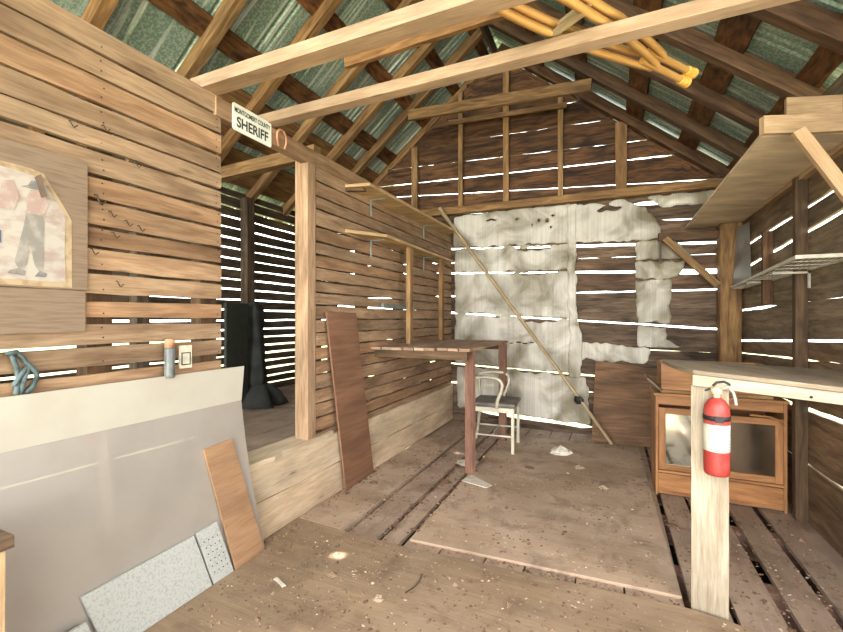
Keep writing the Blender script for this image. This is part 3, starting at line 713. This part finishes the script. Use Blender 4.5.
# ------------------------------------------------------------------ chair
t = empty('armchair', (-1.03, 4.02, 0), 'pale grey metal armchair with dark cushion beside the workbench leg', 'chair')
rot = math.radians(4); cr, sr = math.cos(rot), math.sin(rot)
def cp(x, y, z): return V((-1.02+x*cr-y*sr, 4.03+x*sr+y*cr, z))
zf = .017
for s in (-1, 1):
    b = MB(); b.beam(cp(.19, s*.19, zf), cp(.19, s*.19, .42), V((.014, 0, 0)), V((0, .014, 0)), 3, 0); b.build('leg', 'chairm', t, bevel=.003)
    b = MB(); b.tube([cp(-.235, s*.19, zf), cp(-.215, s*.19, .15), cp(-.195, s*.19, .32), cp(-.19, s*.19, .45), cp(-.20, s*.19, .58), cp(-.205, s*.19, .68)], [.015, .016, .016, .016, .015, .014], 10); b.build('leg', 'chairm', t)
    arm = [cp(-.205, s*.19, .67), cp(-.16, s*.20, .695), cp(-.05, s*.215, .705), cp(.04, s*.215, .70), cp(.085, s*.215, .675), cp(.10, s*.21, .63), cp(.085, s*.205, .57), cp(.055, s*.20, .50), cp(.045, s*.20, .42)]
    b = MB(); b.tube(arm, .016, 10); b.build('armrest', 'chairm', t)
    b = MB(); b.tube([cp(-.215, s*.19, .17), cp(.19, s*.19, .17)], .009, 8); b.build('stretcher', 'chairm', t)
b = MB(); b.tube([cp(0, -.19, .17), cp(0, .19, .17)], .009, 8); b.build('stretcher', 'chairm', t)
b = MB()
for (A, Bp) in (((-.19, -.19), (.19, -.19)), ((-.19, .19), (.19, .19)), ((-.19, -.19), (-.19, .19)), ((.19, -.19), (.19, .19))):
    A, Bp = cp(*A, .405), cp(*Bp, .405); d = (Bp-A).normalized(); b.beam(A, Bp, V((0, 0, .022)), d.cross(V((0, 0, 1)))*.008)
b.build('seat_frame', 'chairm', t, bevel=.002)
b = MB(); vs = []
b.prism([cp(-.2, -.205, .428), cp(.215, -.205, .428), cp(.215, .205, .428), cp(-.2, .205, .428)], (0, 0, .04), .5); b.build('seat', 'seatm', t, bevel=.016)
b = MB(); b.tube([cp(-.205, -.19, .67), cp(-.225, -.1, .675), cp(-.23, 0, .675), cp(-.225, .1, .675), cp(-.205, .19, .67)], .013, 8); b.build('back_rail', 'chairm', t)

# ------------------------------------------------------------------ back wall sheeting
def sheeting(poly, label, y, name='plastic_sheeting', res=.015, seed=1, holes=(), frm=.0):
    """torn sheet hung on the boards: polygon in (x, z) with a ragged edge and shallow wrinkles"""
    rr = random.Random(seed)
    def inside(px, pz):
        c = False; n = len(poly); j = n-1
        for i in range(n):
            xi, zi = poly[i]; xj, zj = poly[j]
            if (zi > pz) != (zj > pz) and px < (xj-xi)*(pz-zi)/(zj-zi)+xi: c = not c
            j = i
        return c
    x0 = min(p[0] for p in poly); x1 = max(p[0] for p in poly); z0 = min(p[1] for p in poly); z1 = max(p[1] for p in poly)
    nx = int((x1-x0)/res)+1; nz = int((z1-z0)/res)+1; idx = {}; vs = []
    ph = [rr.uniform(0, 6) for _ in range(8)]
    def vert(i, j):
        if (i, j) in idx: return idx[(i, j)]
        x = x0+i*res; z = z0+j*res
        d = .006*math.sin(9*x+ph[0]+3*z)+.005*math.sin(5*z+ph[1]+7*x*math.sin(z+ph[2]))+.003*math.sin(31*x+ph[3])+.003*math.sin(17*z+4*x+ph[4])
        idx[(i, j)] = len(vs); vs.append((x+rr.uniform(-.004, .004), y-.012+d, z+rr.uniform(-.004, .004))); return idx[(i, j)]
    fs, us = [], []
    for i in range(nx):
        for j in range(nz):
            x = x0+(i+.5)*res; z = z0+(j+.5)*res
            wob = .030*mnoise.noise((x*9, z*2, ph[5]))+.016*mnoise.noise((x*31, z*4, ph[6])); wob2 = .020*mnoise.noise((z*9, x*2, ph[7]))+.012*mnoise.noise((z*28, x*4, ph[6]))
            if not inside(x+wob2, z+wob): continue
            if any((x-hx)**2/(hw*hw)+(z-hz+.01*math.sin(40*x))**2/(hh*hh) < 1 for hx, hz, hw, hh in holes): continue
            f = (vert(i, j), vert(i+1, j), vert(i+1, j+1), vert(i, j+1)); fs.append(f); us.append([(vs[q][0], vs[q][2]) for q in f])
    from collections import Counter
    ec = Counter(); nb = {}
    for f in fs:
        for k in range(4): ec[tuple(sorted((f[k], f[(k+1) % 4])))] += 1
    for (p, q), c_ in ec.items():
        if c_ == 1: nb.setdefault(p, []).append(q); nb.setdefault(q, []).append(p)
    for it in range(3):
        nv = list(vs)
        for p, qs in nb.items():
            k_ = len(qs); nv[p] = tuple(.4*vs[p][i]+.6*sum(vs[q][i] for q in qs)/k_ for i in range(3))
        vs = nv
    b = MB(); b.add(vs, fs, us, .5, True); o = b.build(name, 'sheet')
    s = o.modifiers.new('thick', 'SOLIDIFY'); s.thickness = .0012
    return tag(o, label, 'plastic sheeting', 'torn white sheeting on the back wall')
Y0 = YB+.012
sheeting([(-1.76, 2.49), (-.42, 2.50), (-.40, 2.075), (-1.76, 2.105)], 'top left strip of torn white sheeting on the back wall above the first bright gap', Y0, seed=1, holes=[(-.75, 2.36, .02, .02), (-.66, 2.33, .025, .03), (-.60, 2.40, .02, .022), (-.62, 2.27, .02, .018), (-.82, 2.30, .012, .02), (-1.30, 2.40, .10, .010), (-1.0, 2.38, .04, .01)])
sheeting([(-1.75, 2.09), (-.42, 2.06), (-.41, 1.78), (-.9, 1.785), (-1.2, 1.79), (-1.75, 1.81)], 'white sheeting strip on the back wall just under the topmost long bright gap', Y0+.002, seed=2, holes=[(-.80, 2.03, .20, .018)])
sheeting([(-1.75, 1.79), (-.41, 1.765), (-.40, 1.24), (-1.75, 1.315)], 'large wrinkled white sheeting piece on the back wall crossed by the diagonal pole', Y0, seed=3, holes=[(-.82, 1.755, .18, .014)])
sheeting([(-1.75, 1.30), (-.40, 1.225), (-.36, 1.0), (-.38, .65), (-1.75, .70)], 'white sheeting piece on the back wall directly behind the workbench end and armrests', Y0, seed=4, holes=[(-.75, 1.22, .2, .018), (-1.0, .965, .26, .006)])
sheeting([(-1.72, .67), (-.25, .61), (-.20, .10), (-1.72, .18)], 'lowest white sheeting piece on the back wall behind the chair legs', Y0+.002, seed=5)
sheeting([(-.455, 2.50), (-.345, 2.50), (-.35, 1.9), (-.335, 1.3), (-.28, .92), (-.30, .60), (-.42, .60), (-.42, 1.3), (-.44, 2.0)], 'narrow vertical band of pale sheeting right of the large wrinkled pieces', YB-.008, seed=6)
sheeting([(-.36, 2.49), (-.05, 2.45), (0, 2.49), (.12, 2.48), (.32, 2.36), (.42, 2.24), (.47, 2.04), (-.36, 2.06)], 'folded white sheeting right of the vertical band, hanging from the timber plate', Y0-.02, seed=7, holes=[(-.02, 2.40, .13, .028)])
sheeting([(.22, 2.03), (.55, 2.05), (.64, 1.95), (.74, 1.84), (.22, 1.84)], 'pale sheeting scrap behind the diagonal corner brace', Y0, seed=8)
sheeting([(.22, 1.825), (.68, 1.83), (.66, 1.74), (.52, 1.64), (.22, 1.655)], 'middle pale sheeting scrap left of the corner post', Y0, seed=9)
sheeting([(.22, 1.645), (.56, 1.63), (.53, 1.35), (.54, 1.19), (.24, 1.20)], 'long hanging pale sheeting scrap above the old plywood sheet', Y0-.002, seed=10)
sheeting([(.24, 1.18), (.50, 1.17), (.50, 1.03), (.66, .95), (.24, .95)], 'lowest pale sheeting scrap just above the counter end', Y0, seed=11)
sheeting([(-.36, .99), (.30, .955), (.36, .93), (.34, .78), (-.34, .80)], 'grey white sheeting strip just over the top edge of the leaning plywood', Y0, seed=12)
sheeting([(.32, 2.49), (.92, 2.50), (.92, 2.38), (.45, 2.36)], 'pale sheeting strip under the plate beside the high plywood shelf', Y0, seed=13)

# pole, leaning plywood, corner timbers
t = empty('long_pole', (0, 4.5, .017), 'long thin pale pole leaning diagonally across the white sheeting', 'pole')
b = MB(); b.tube([(.003, 4.50, .03), (-.45, 4.553, .65), (-.92, 4.60, 1.28), (-1.4, 4.655, 1.92), (-1.83, 4.70, 2.50), (-1.87, 4.705, 2.56)], [.016, .018, .02, .021, .022, .022], 8); b.build('shaft', 'polew', t)
lumpy('dark_knot', 'black', (-.30, 4.53, .36), [(.02, .02, .03, 0), (.035, .025, .05, 0), (.04, .028, .075, 0), (.025, .02, .10, -.01), (.01, .01, .11, -.02)], t, 9, .4)
t.children[-1]['label'] = 'dark rag knotted on the pole'
@one('old_plywood', 'oldply', 'stained brown plywood sheet leaning on the back wall', 'plywood sheet', bevel=.002)
def _(b): leanbox(b, (-.185, 4.62, .0), (.46, 4.66, .0), (.42, 4.855, .735), (-.155, 4.85, .80), -.014)
@one('corner_post', 'rafter', 'thick brown timber post in the back right corner', 'post', bevel=.012)
def _(b): b.beam((1.0, 4.79, 0), (1.0, 4.79, 2.127), (.086, 0, 0), (0, .07, 0), 10, .05)
tie('corner_beam', (.42, 4.79, 2.045), (.914, 4.79, 2.035), .07, .075, 'studdark', 'short dark timber reaching left from the corner post')
tie('corner_brace', (.47, 4.72, 2.02), (.90, 4.72, 1.55), .04, .06, 'studm', 'diagonal timber brace below the short dark corner timber', 'brace')
@one('hanging_strap', 'iron', 'thin dark iron strap hanging at the end of the corner timber', 'strap')
def _(b): b.box(.425, .445, 4.735, 4.742, 1.78, 2.0)
@one('zinc_flashing', 'zinc', 'narrow dull metal sheet standing aslant by the right wall corner', 'metal sheet')
def _(b): leanbox(b, (1.0, 4.66, 1.54), (1.085, 4.45, 1.60), (1.085, 4.50, 2.08), (1.03, 4.66, 2.06), -.002)

# right wall studs
for (y, z0, z1, w, lab) in ((3.36, 0, 2.12, .055, 'upright stud on the right wall behind the cabinet, carrying the wire shelf'), (3.97, 1.35, 1.90, .045, 'short upright cleat on the right wall behind the wire shelf near the back corner')):
    b = MB(); b.beam((1.066, y, z0), (1.066, y, z1), (.032, 0, 0), (0, w/2, 0), 6, .04); tag(b.build('wall_stud', 'studdark', bevel=.003), lab, 'stud')
b = MB(); b.beam((1.066, 2.55, 0), (1.066, 2.55, 2.12), (.032, 0, 0), (0, .03, 0), 6, .04); tag(b.build('wall_stud', 'studdark', bevel=.003), 'upright stud on the right wall nearest the counter', 'stud')

# high plywood shelf, right
t = empty('high_shelf', (.85, 3.6, 2.13), 'deep plywood shelf high on the right wall below the roof', 'shelf')
b = MB(); b.prism([(.66, 2.55, 2.13), (1.095, 2.70, 2.13), (1.095, 4.70, 2.13), (.98, 4.86, 2.13), (.82, 4.89, 2.13), (.66, 4.88, 2.13)], (0, 0, .016), .5); b.build('panel', 'shelfply', t, bevel=.001)
b = MB(); b.beam((.66, 2.54, 2.175), (1.095, 2.69, 2.175), (0, 0, .044), (.006, -.018, 0), 4, .03); tag(b.build('front_board', 'pine', t, bevel=.003), 'pale pine front board')
b = MB(); b.beam((.84, 2.84, 2.30), (1.095, 2.92, 2.30), (0, 0, .11), (.0, .018, 0), 4, .02); b.build('rear_board', 'pine', t, bevel=.003)
b = MB(); b.beam((.785, 2.50, 2.115), (1.09, 2.50, 1.56), (.022, 0, .012), (0, .019, 0), 3, .02); b.build('strut', 'pine', t, bevel=.003)
b = MB(); b.box(1.05, 1.095, 2.75, 4.0, 2.10, 2.128); b.build('cleat', 'pine', t, bevel=.002)

# wire shelf
t = empty('wire_shelf', (.98, 3.7, 1.55), 'shallow pale wire shelf on the right wall below the plywood shelf', 'shelf')
A0, A1, B0, B1 = V((.85, 2.72, 1.556)), V((1.095, 2.72, 1.556)), V((.99, 4.68, 1.525)), V((1.095, 4.68, 1.525))
b = MB()
for P, Q in ((A0, A1), (A0, B0), (B0, B1), (A1, B1)):
    d = (Q-P).normalized(); b.beam(P, Q, V((0, 0, .010)), d.cross(V((0, 0, 1)))*.006, 1)
b.build('frame', 'wire', t, bevel=.002)
b = MB()
for k in range(1, 9): b.tube([A0.lerp(A1, k/9), B0.lerp(B1, k/9)], .0022, 5)
for k in range(1, 12): b.tube([A0.lerp(B0, k/12)-V((0, 0, .004)), A1.lerp(B1, k/12)-V((0, 0, .004))], .003, 5)
b.build('wires', 'wire', t)
for y in (3.30, 4.1):
    b = MB(); xf = .85+.14*(y-2.72)/1.96+.02; z = 1.542
    b.box(xf, 1.094, y-.01, y+.01, z-.022, z-.010); b.box(1.082, 1.094, y-.01, y+.01, z-.11, z-.01); b.build('bracket', 'wire', t)

# ------------------------------------------------------------------ counter and its post
t = empty('counter', (.7, 2.4, 1.0), 'curved-end wooden counter on a whitewashed post at the right', 'counter')
def cz(x): return 1.049-.0625*x
pts = [(.315, 2.115), (.292, 2.17), (.268, 2.26), (.25, 2.38), (.238, 2.50), (.245, 2.56), (.6, 2.72), (1.095, 2.86), (1.095, 1.925), (.76, 2.0)]
b = MB(); b.prism([(x, y, cz(x)-.018) for x, y in pts], (0, 0, .018), .5); b.build('top', 'counter', t, bevel=.002)
b = MB(); b.beam((.315, 2.118, cz(.315)-.042), (1.09, 1.945, cz(1.09)-.042), (0, 0, .0225), (.003, .010, 0), 3, .0); tag(b.build('front_rail', 'whitepost', t, bevel=.002), 'pale front rail')
for x, z in ((.435, cz(.435)-.042), (.675, cz(.675)-.05)):
    b = MB(); y = 2.118-.2232*(x-.315)-.011; b.prism([(x+.005*math.cos(a), y, z+.005*math.sin(a)) for a in [k*PI/4 for k in range(8)]], (0, -.002, 0)); b.build('screw_hole', 'hole', t)
b = MB(); b.beam((.3775, 2.135, .001), (.3775, 2.135, .965), (.065, -.010, 0), (.003, .019, 0), 10, .015); tag(b.build('post', 'whitepost', t, bevel=.003), 'whitewashed board post')
b = MB(); b.beam((.60, 2.62, .96), (1.09, 2.78, .95), (0, 0, .03), (-.006, .018, 0)); b.build('back_rail', 'studdark', t)

# extinguisher hung on the post
t = empty('fire_extinguisher', (.390, 2.070, .615), 'red fire extinguisher with white label strapped to the whitewashed post', 'fire extinguisher')
c = (.390, 2.070, .615)
b = MB(); b.lathe(c, [(0, 0), (.040, 0), (.044, .006), (.0455, .02), (.0455, .255), (.042, .28), (.032, .298), (.020, .308), (.013, .312), (0, .312)], 32); b.build('cylinder', 'red', t)
b = MB(); b.lathe(c, [(.0455, .098), (.0462, .099), (.0462, .205), (.0455, .206)], 32); b.build('label', 'label', t)
b = MB(); rr = random.Random(4)
for k in range(7):
    z = .61+.112+k*.012
    for a0 in (-125, -85, -45):
        w = rr.uniform(8, 26); pts = [(c[0]+.0466*math.cos(math.radians(a)), c[1]+.0466*math.sin(math.radians(a)), z) for a in (a0, a0+w/2, a0+w)]
        for q in range(2):
            b.prism([pts[q], pts[q+1], V(pts[q+1])+V((0, 0, .004)), V(pts[q])+V((0, 0, .004))], (0, -.0004, 0))
b.build('label_print', 'lblue', t)
b = MB(); b.lathe(c, [(.0455, .222), (.0478, .223), (.0478, .240), (.0455, .241)], 32); b.box(.375, .405, 2.015, 2.023, .834, .858); b.build('strap', 'black', t)
b = MB(); b.lathe(c, [(.012, .306), (.013, .325), (.02, .328), (.021, .348), (.012, .354), (0, .356)], 16); b.build('valve', 'valve', t)
b = MB(); b.tube([(.372, 2.045, .975), (.385, 2.045, .99), (.41, 2.045, .995), (.43, 2.045, .985)], .005, 6); b.tube([(.365, 2.045, .965), (.345, 2.045, .955)], .004, 6); b.build('handle', 'black', t)
b = MB(); b.tube([(.405, 2.05, .965), (.425, 2.045, .975), (.44, 2.045, .955), (.447, 2.045, .93), (.450, 2.045, .905)], .006, 8); b.build('hose', 'hose', t)

# ------------------------------------------------------------------ cabinet
t = empty('cabinet', (.65, 3.6, 0), 'brown wooden cabinet with mirrored front panels behind the whitewashed post', 'cabinet')
x0, x1, yf, yb, zt = .285, 1.025, 3.43, 3.80, .70
b = MB()
b.box(x0, x0+.018, yf, yb, 0, zt); b.box(x1-.018, x1, yf, yb, 0, zt); b.box(x0+.018, x1-.018, yb-.012, yb, 0, zt); b.box(x0+.018, x1-.018, yf, yb-.012, .02, .038); b.box(x0+.018, x1-.018, yf, yb-.012, .16, .178)
b.build('carcass', 'cabwood', t, bevel=.002)
b = MB(); b.box(x0-.012, x1+.01, yf-.012, yb, zt, zt+.02); b.build('top', 'cabwood', t, bevel=.003)
b = MB(); b.box(x0+.018, x1-.018, yf+.004, yf+.02, .012, .155); b.build('lower_panel', 'cabwood', t, bevel=.002)
def door(xa, xb, za, zb, mat, name, lab):
    b = MB(); w = .042; b.box(xa, xa+w, yf-.010, yf+.008, za, zb); b.box(xb-w, xb, yf-.010, yf+.008, za, zb); b.box(xa+w, xb-w, yf-.010, yf+.008, zb-w, zb); b.box(xa+w, xb-w, yf-.010, yf+.008, za, za+w)
    d = b.build('door', 'cabwood', t, bevel=.002)
    b = MB(); b.box(xa+w, xb-w, yf-.002, yf+.002, za+w, zb-w); p = b.build(name, mat, d); p['label'] = lab
door(x0+.02, .56, .185, .62, 'mirror', 'mirror_pane', 'bright mirror pane')
door(.565, x1-.022, .185, .60, 'dmirror', 'glass_pane', 'dusty brownish glass pane')
b = MB(); b.box(x0+.018, x1-.018, yf+.01, yf+.024, .64, .698)
b.tube([(x1-.20, yf-.012, .615), (x1-.1, yf-.012, .612), (x1-.045, yf-.012, .595), (x1-.025, yf-.012, .56)], .008, 6); b.build('top_rail', 'cabwood', t)
t = empty('drawer_box', (.55, 3.6, .722), 'open orange-brown wooden drawer box on top of the cabinet', 'box')
b = MB(); b.box(.32, .95, 3.44, 3.455, .745, .93); b.box(.32, .335, 3.455, 3.74, .745, .93); b.box(.935, .95, 3.455, 3.74, .745, .93); b.box(.335, .935, 3.725, 3.74, .745, .93); b.build('sides', 'cabwood', t, bevel=.002)
b = MB(); b.box(.315, .955, 3.43, 3.75, .722, .744); b.build('bottom', 'studm', t, bevel=.002)
@one('grey_tray', 'counter', 'thin grey board sticking out left between the cabinet top and drawer box', 'board', bevel=.001)
def _(b): b.prism([(.22, 3.30, .83), (.315, 3.36, .74), (.315, 3.60, .74), (.22, 3.56, .83)], (0.006, 0, .012), .5)

# ------------------------------------------------------------------ crutches on the tie beams
def crutch(tip, head, lift, label, spread=.075, group='wooden crutches'):
    tip, head = V(tip), V(head); d = (head-tip).normalized(); Ln = (head-tip).length; sd = V((0, 0, 1)).cross(d).normalized()
    t = empty('crutch', tip, label, 'crutch', group)
    for s in (-1, 1):
        b = MB(); P = []
        for k in range(15):
            q = k/14; a = .22+q*.78
            w = spread*min(1, max(.16, ((a-.22)/.42)**.8+.16 if a < .64 else 1.0))
            w *= 1.0 if a < .64 else 1+.12*math.sin((a-.64)/.36*PI)
            P.append(tip+d*Ln*a+sd*s*w+V((0, 0, lift)))
        vs = []
        for i in range(14): pass
        b.tube(P, .0175, 4); b.build('rail', 'crutchw', t)
    b = MB(); b.tube([tip+d*.03+V((0, 0, lift)), tip+d*Ln*.3+V((0, 0, lift))], .0165, 10); b.build('shaft', 'crutchw', t)
    b = MB(); b.tube([tip+V((0, 0, lift)), tip+d*.012+V((0, 0, lift)), tip+d*.06+V((0, 0, lift))], [.026, .026, .021], 12); b.build('rubber_tip', 'rubber', t)
    g = tip+d*Ln*.70+V((0, 0, lift)); b = MB(); b.tube([g-sd*spread, g, g+sd*spread], .017, 10); b.build('handgrip', 'polew', t)
    g = head+V((0, 0, lift)); b = MB(); b.tube([g-sd*spread*1.3, g, g+sd*spread*1.3], .02, 10); b.build('underarm_rest', 'crutchw', t)
crutch((.345, 2.50, 2.43), (-.375, 1.50, 2.43), .006, 'lower yellow wooden crutch lying across the pale roof beams')
crutch((.375, 2.50, 2.43), (-.355, 1.515, 2.43), .044, 'upper yellow wooden crutch lying on the other crutch across the beams')

# ------------------------------------------------------------------ litter
def litter(name, mat, n, seed, smin, smax, label, cat, regions):
    rr = random.Random(seed); b = MB()
    for _ in range(n):
        x0, x1, y0, y1 = regions[rr.randrange(len(regions))]
        x = rr.uniform(x0, x1); y = rr.uniform(y0, y1); z = fz_(x, y)+.0005; s = rr.uniform(smin, smax)*(1 if rr.random() > .08 else 1.8)
        a = rr.uniform(0, 6.3); m = rr.choice((3, 4, 5, 6)); el = rr.uniform(.3, 1)
        pts = []
        for k in range(m):
            q = 2*PI*k/m; r = s*rr.uniform(.6, 1.1); u, w = r*math.cos(q), r*el*math.sin(q)
            pts.append((x+u*math.cos(a)-w*math.sin(a), y+u*math.sin(a)+w*math.cos(a), z))
        h = s*rr.uniform(.15, .7); top = (x+rr.uniform(-s, s)*.3, y+rr.uniform(-s, s)*.3, z+h)
        b.add(pts+[top], [tuple(range(m))[::-1]]+[(k, (k+1) % m, m) for k in range(m)], [[(0, 0)]*m]+[[(0, 0)]*3]*m, rr.random())
    return tag(b.build(name, mat), label, cat, kind='stuff')
R = [(-1.74, .5, 1.2, 2.05), (-1.74, .3, 1.2, 2.4), (-1.4, .25, 2.1, 3.4), (-1.74, -.9, 2.3, 4.6), (-1.2, .6, 3.2, 4.8), (.3, 1.0, 1.8, 3.3)]
litter('wood_debris', 'litter1', 4200, 1, .003, .013, 'brown crumbs and wood chips strewn over the dusty floor', 'debris', R)
litter('wood_debris', 'litter2', 1500, 2, .003, .010, 'pale flakes and dust clumps strewn over the floor', 'debris', R)
litter('wood_debris', 'litter1', 900, 3, .005, .014, 'clumps of debris gathered in the floor joints', 'debris', [(-1.44, -1.36, 2.1, 3.9), (-1.22, -1.16, 2.1, 3.6), (-1.07, -1.02, 2.2, 4.2), (-1.0, .28, 2.11, 2.18), (-1.76, -1.68, 1.8, 3.3), (-1.5, -1.0, 3.4, 4.5)])
rr = random.Random(12)
def scrap(name, mat, x, y, s, h, label, cat, seed):
    r2 = random.Random(seed); b = MB(); n = 9; m = 5; vs = []
    z0 = fz_(x, y)+.001
    for i in range(m):
        q = i/(m-1); rad = s*(math.cos(q*PI/2)**.6 if i < m-1 else .05)
        for k in range(n): a = 2*PI*k/n; w = r2.uniform(.65, 1.15); vs.append((x+rad*w*math.cos(a), y+rad*w*.75*math.sin(a), z0+h*q*r2.uniform(.7, 1.1)))
    fs, us = [], []
    for i in range(m-1):
        for k in range(n): kk = (k+1) % n; fs.append((i*n+k, i*n+kk, (i+1)*n+kk, (i+1)*n+k)); us.append([(0, 0)]*4)
    fs += [list(range(n))[::-1], [(m-1)*n+k for k in range(n)]]; us += [[(0, 0)]*n]*2
    b.add(vs, fs, us, .5); return tag(b.build(name, mat), label, cat)
scrap('crumpled_bag', 'paper', -.42, 4.05, .10, .07, 'crumpled grey-white bag on the floor right of the chair', 'bag', 1)
scrap('insulation_scrap', 'paper', -1.12, 3.50, .13, .015, 'ragged white scrap on the floor behind the near workbench leg', 'scrap', 2)
scrap('dirt_clump', 'litter2', -.93, 1.62, .028, .02, 'small dusty clump on the foreground floor sheet right of the white sliver', 'clump', 3)
scrap('dirt_clump', 'litter1', -1.22, 1.68, .03, .015, 'dark dirt clump on the foreground sheet nearest the sun spot', 'clump', 4)
scrap('dirt_clump', 'litter2', -.05, 3.35, .05, .02, 'pale dusty clump on the large middle floor sheet', 'clump', 5)
for k, (x, y, s_, m_, lab) in enumerate(((-1.30, 3.72, .06, 'litter2', 'dusty clump in the floor joint behind the near workbench leg'), (-1.15, 3.02, .045, 'litter1', 'brown clump in the floor joint in front of the near workbench leg'), (-1.62, 2.75, .035, 'litter1', 'brown clump on the narrow floor sheet at the foot of the laminated board'), (-.62, 3.55, .04, 'litter1', 'brown clump on the big floor sheet in front of the chair'), (-.25, 3.72, .05, 'litter2', 'pale clump on the big floor sheet in front of the crumpled bag'), (-1.70, 1.93, .03, 'litter1', 'dark clump in the corner by the cream base board'), (-1.0, 4.62, .07, 'litter1', 'dark leaf pile at the foot of the back wall behind the chair'), (.33, 2.95, .035, 'litter1', 'brown clump between the cabinet and the big floor sheet'))):
    scrap('dirt_clump', m_, x, y, s_, s_*.4, lab, 'clump', 20+k)
@one('paper_scrap', 'paper', 'flat pale strip lying on the floor in front of the workbench leg', 'scrap')
def _(b): b.prism([(-1.04, 3.06, .018), (-.83, 3.0, .018), (-.80, 3.06, .018), (-1.0, 3.20, .018)], (0, 0, .004), .5)
@one('white_sliver', 'paper', 'thin white sliver on the foreground floor sheet near the tan offcut', 'scrap')
def _(b): b.beam((-1.45, 1.55, .021), (-1.37, 1.52, .021), (.003, .008, 0), (0, 0, .002), 3, .3)
@one('twig', 'darkboard', 'curved dark twig on the foreground sheet, centre', 'twig')
def _(b): b.tube([(-.83, 1.86, .024), (-.815, 1.80, .027), (-.82, 1.75, .026), (-.84, 1.70, .024)], .003, 5)

# ------------------------------------------------------------------ light, world, camera
w = bpy.data.worlds.new('world'); bpy.context.scene.world = w; w.use_nodes = True
bg = w.node_tree.nodes['Background']; bg.inputs[0].default_value = (.98, 1.0, .965, 1); bg.inputs[1].default_value = 6.0
def lamp(kind, name, loc, target, energy, color=(1, 1, 1), **kw):
    d = bpy.data.lights.new(name, kind); d.energy = energy; d.color = color
    for k, v in kw.items(): setattr(d, k, v)
    o = bpy.data.objects.new(name, d); C.objects.link(o); o.location = loc
    o.rotation_euler = (V(target)-V(loc)).to_track_quat('-Z', 'Y').to_euler(); return o
hp = V((HOLE[0], HOLE[1], ZR+.05-K*abs(HOLE[0]-XR)))
lamp('SUN', 'sun', hp, (-1.295, 1.835, .02), 24, (1, .92, .82), angle=math.radians(.6))
# daylight coming in at the window on the right, plus a fill lamp added behind the camera to brighten the room
lamp('AREA', 'window_daylight', (XW+.12, 1.1, 1.5), (-1.2, 2.6, .9), 38, (1, .955, .92), shape='RECTANGLE', size=1.0, size_y=1.05)
lamp('AREA', 'front_fill_light', (-.2, -7.5, 1.7), (-.5, 3.5, 1.6), 900, (1, .955, .93), shape='RECTANGLE', size=5.0, size_y=3.8)
cam = bpy.data.cameras.new('camera'); co = bpy.data.objects.new('camera', cam); C.objects.link(co)
co.location = (0, 0, 1.25); co.rotation_euler = (PI/2, 0, math.radians(24.1))
cam.sensor_width = 36; cam.lens = 425/843*36; cam.shift_y = 2/843; cam.clip_start = .02
sc = bpy.context.scene; sc.camera = co
sc.view_settings.view_transform = 'Standard'; sc.view_settings.look = 'None'; sc.view_settings.gamma = 1; sc.view_settings.use_curve_mapping = False
sc.view_settings.exposure = 0.1
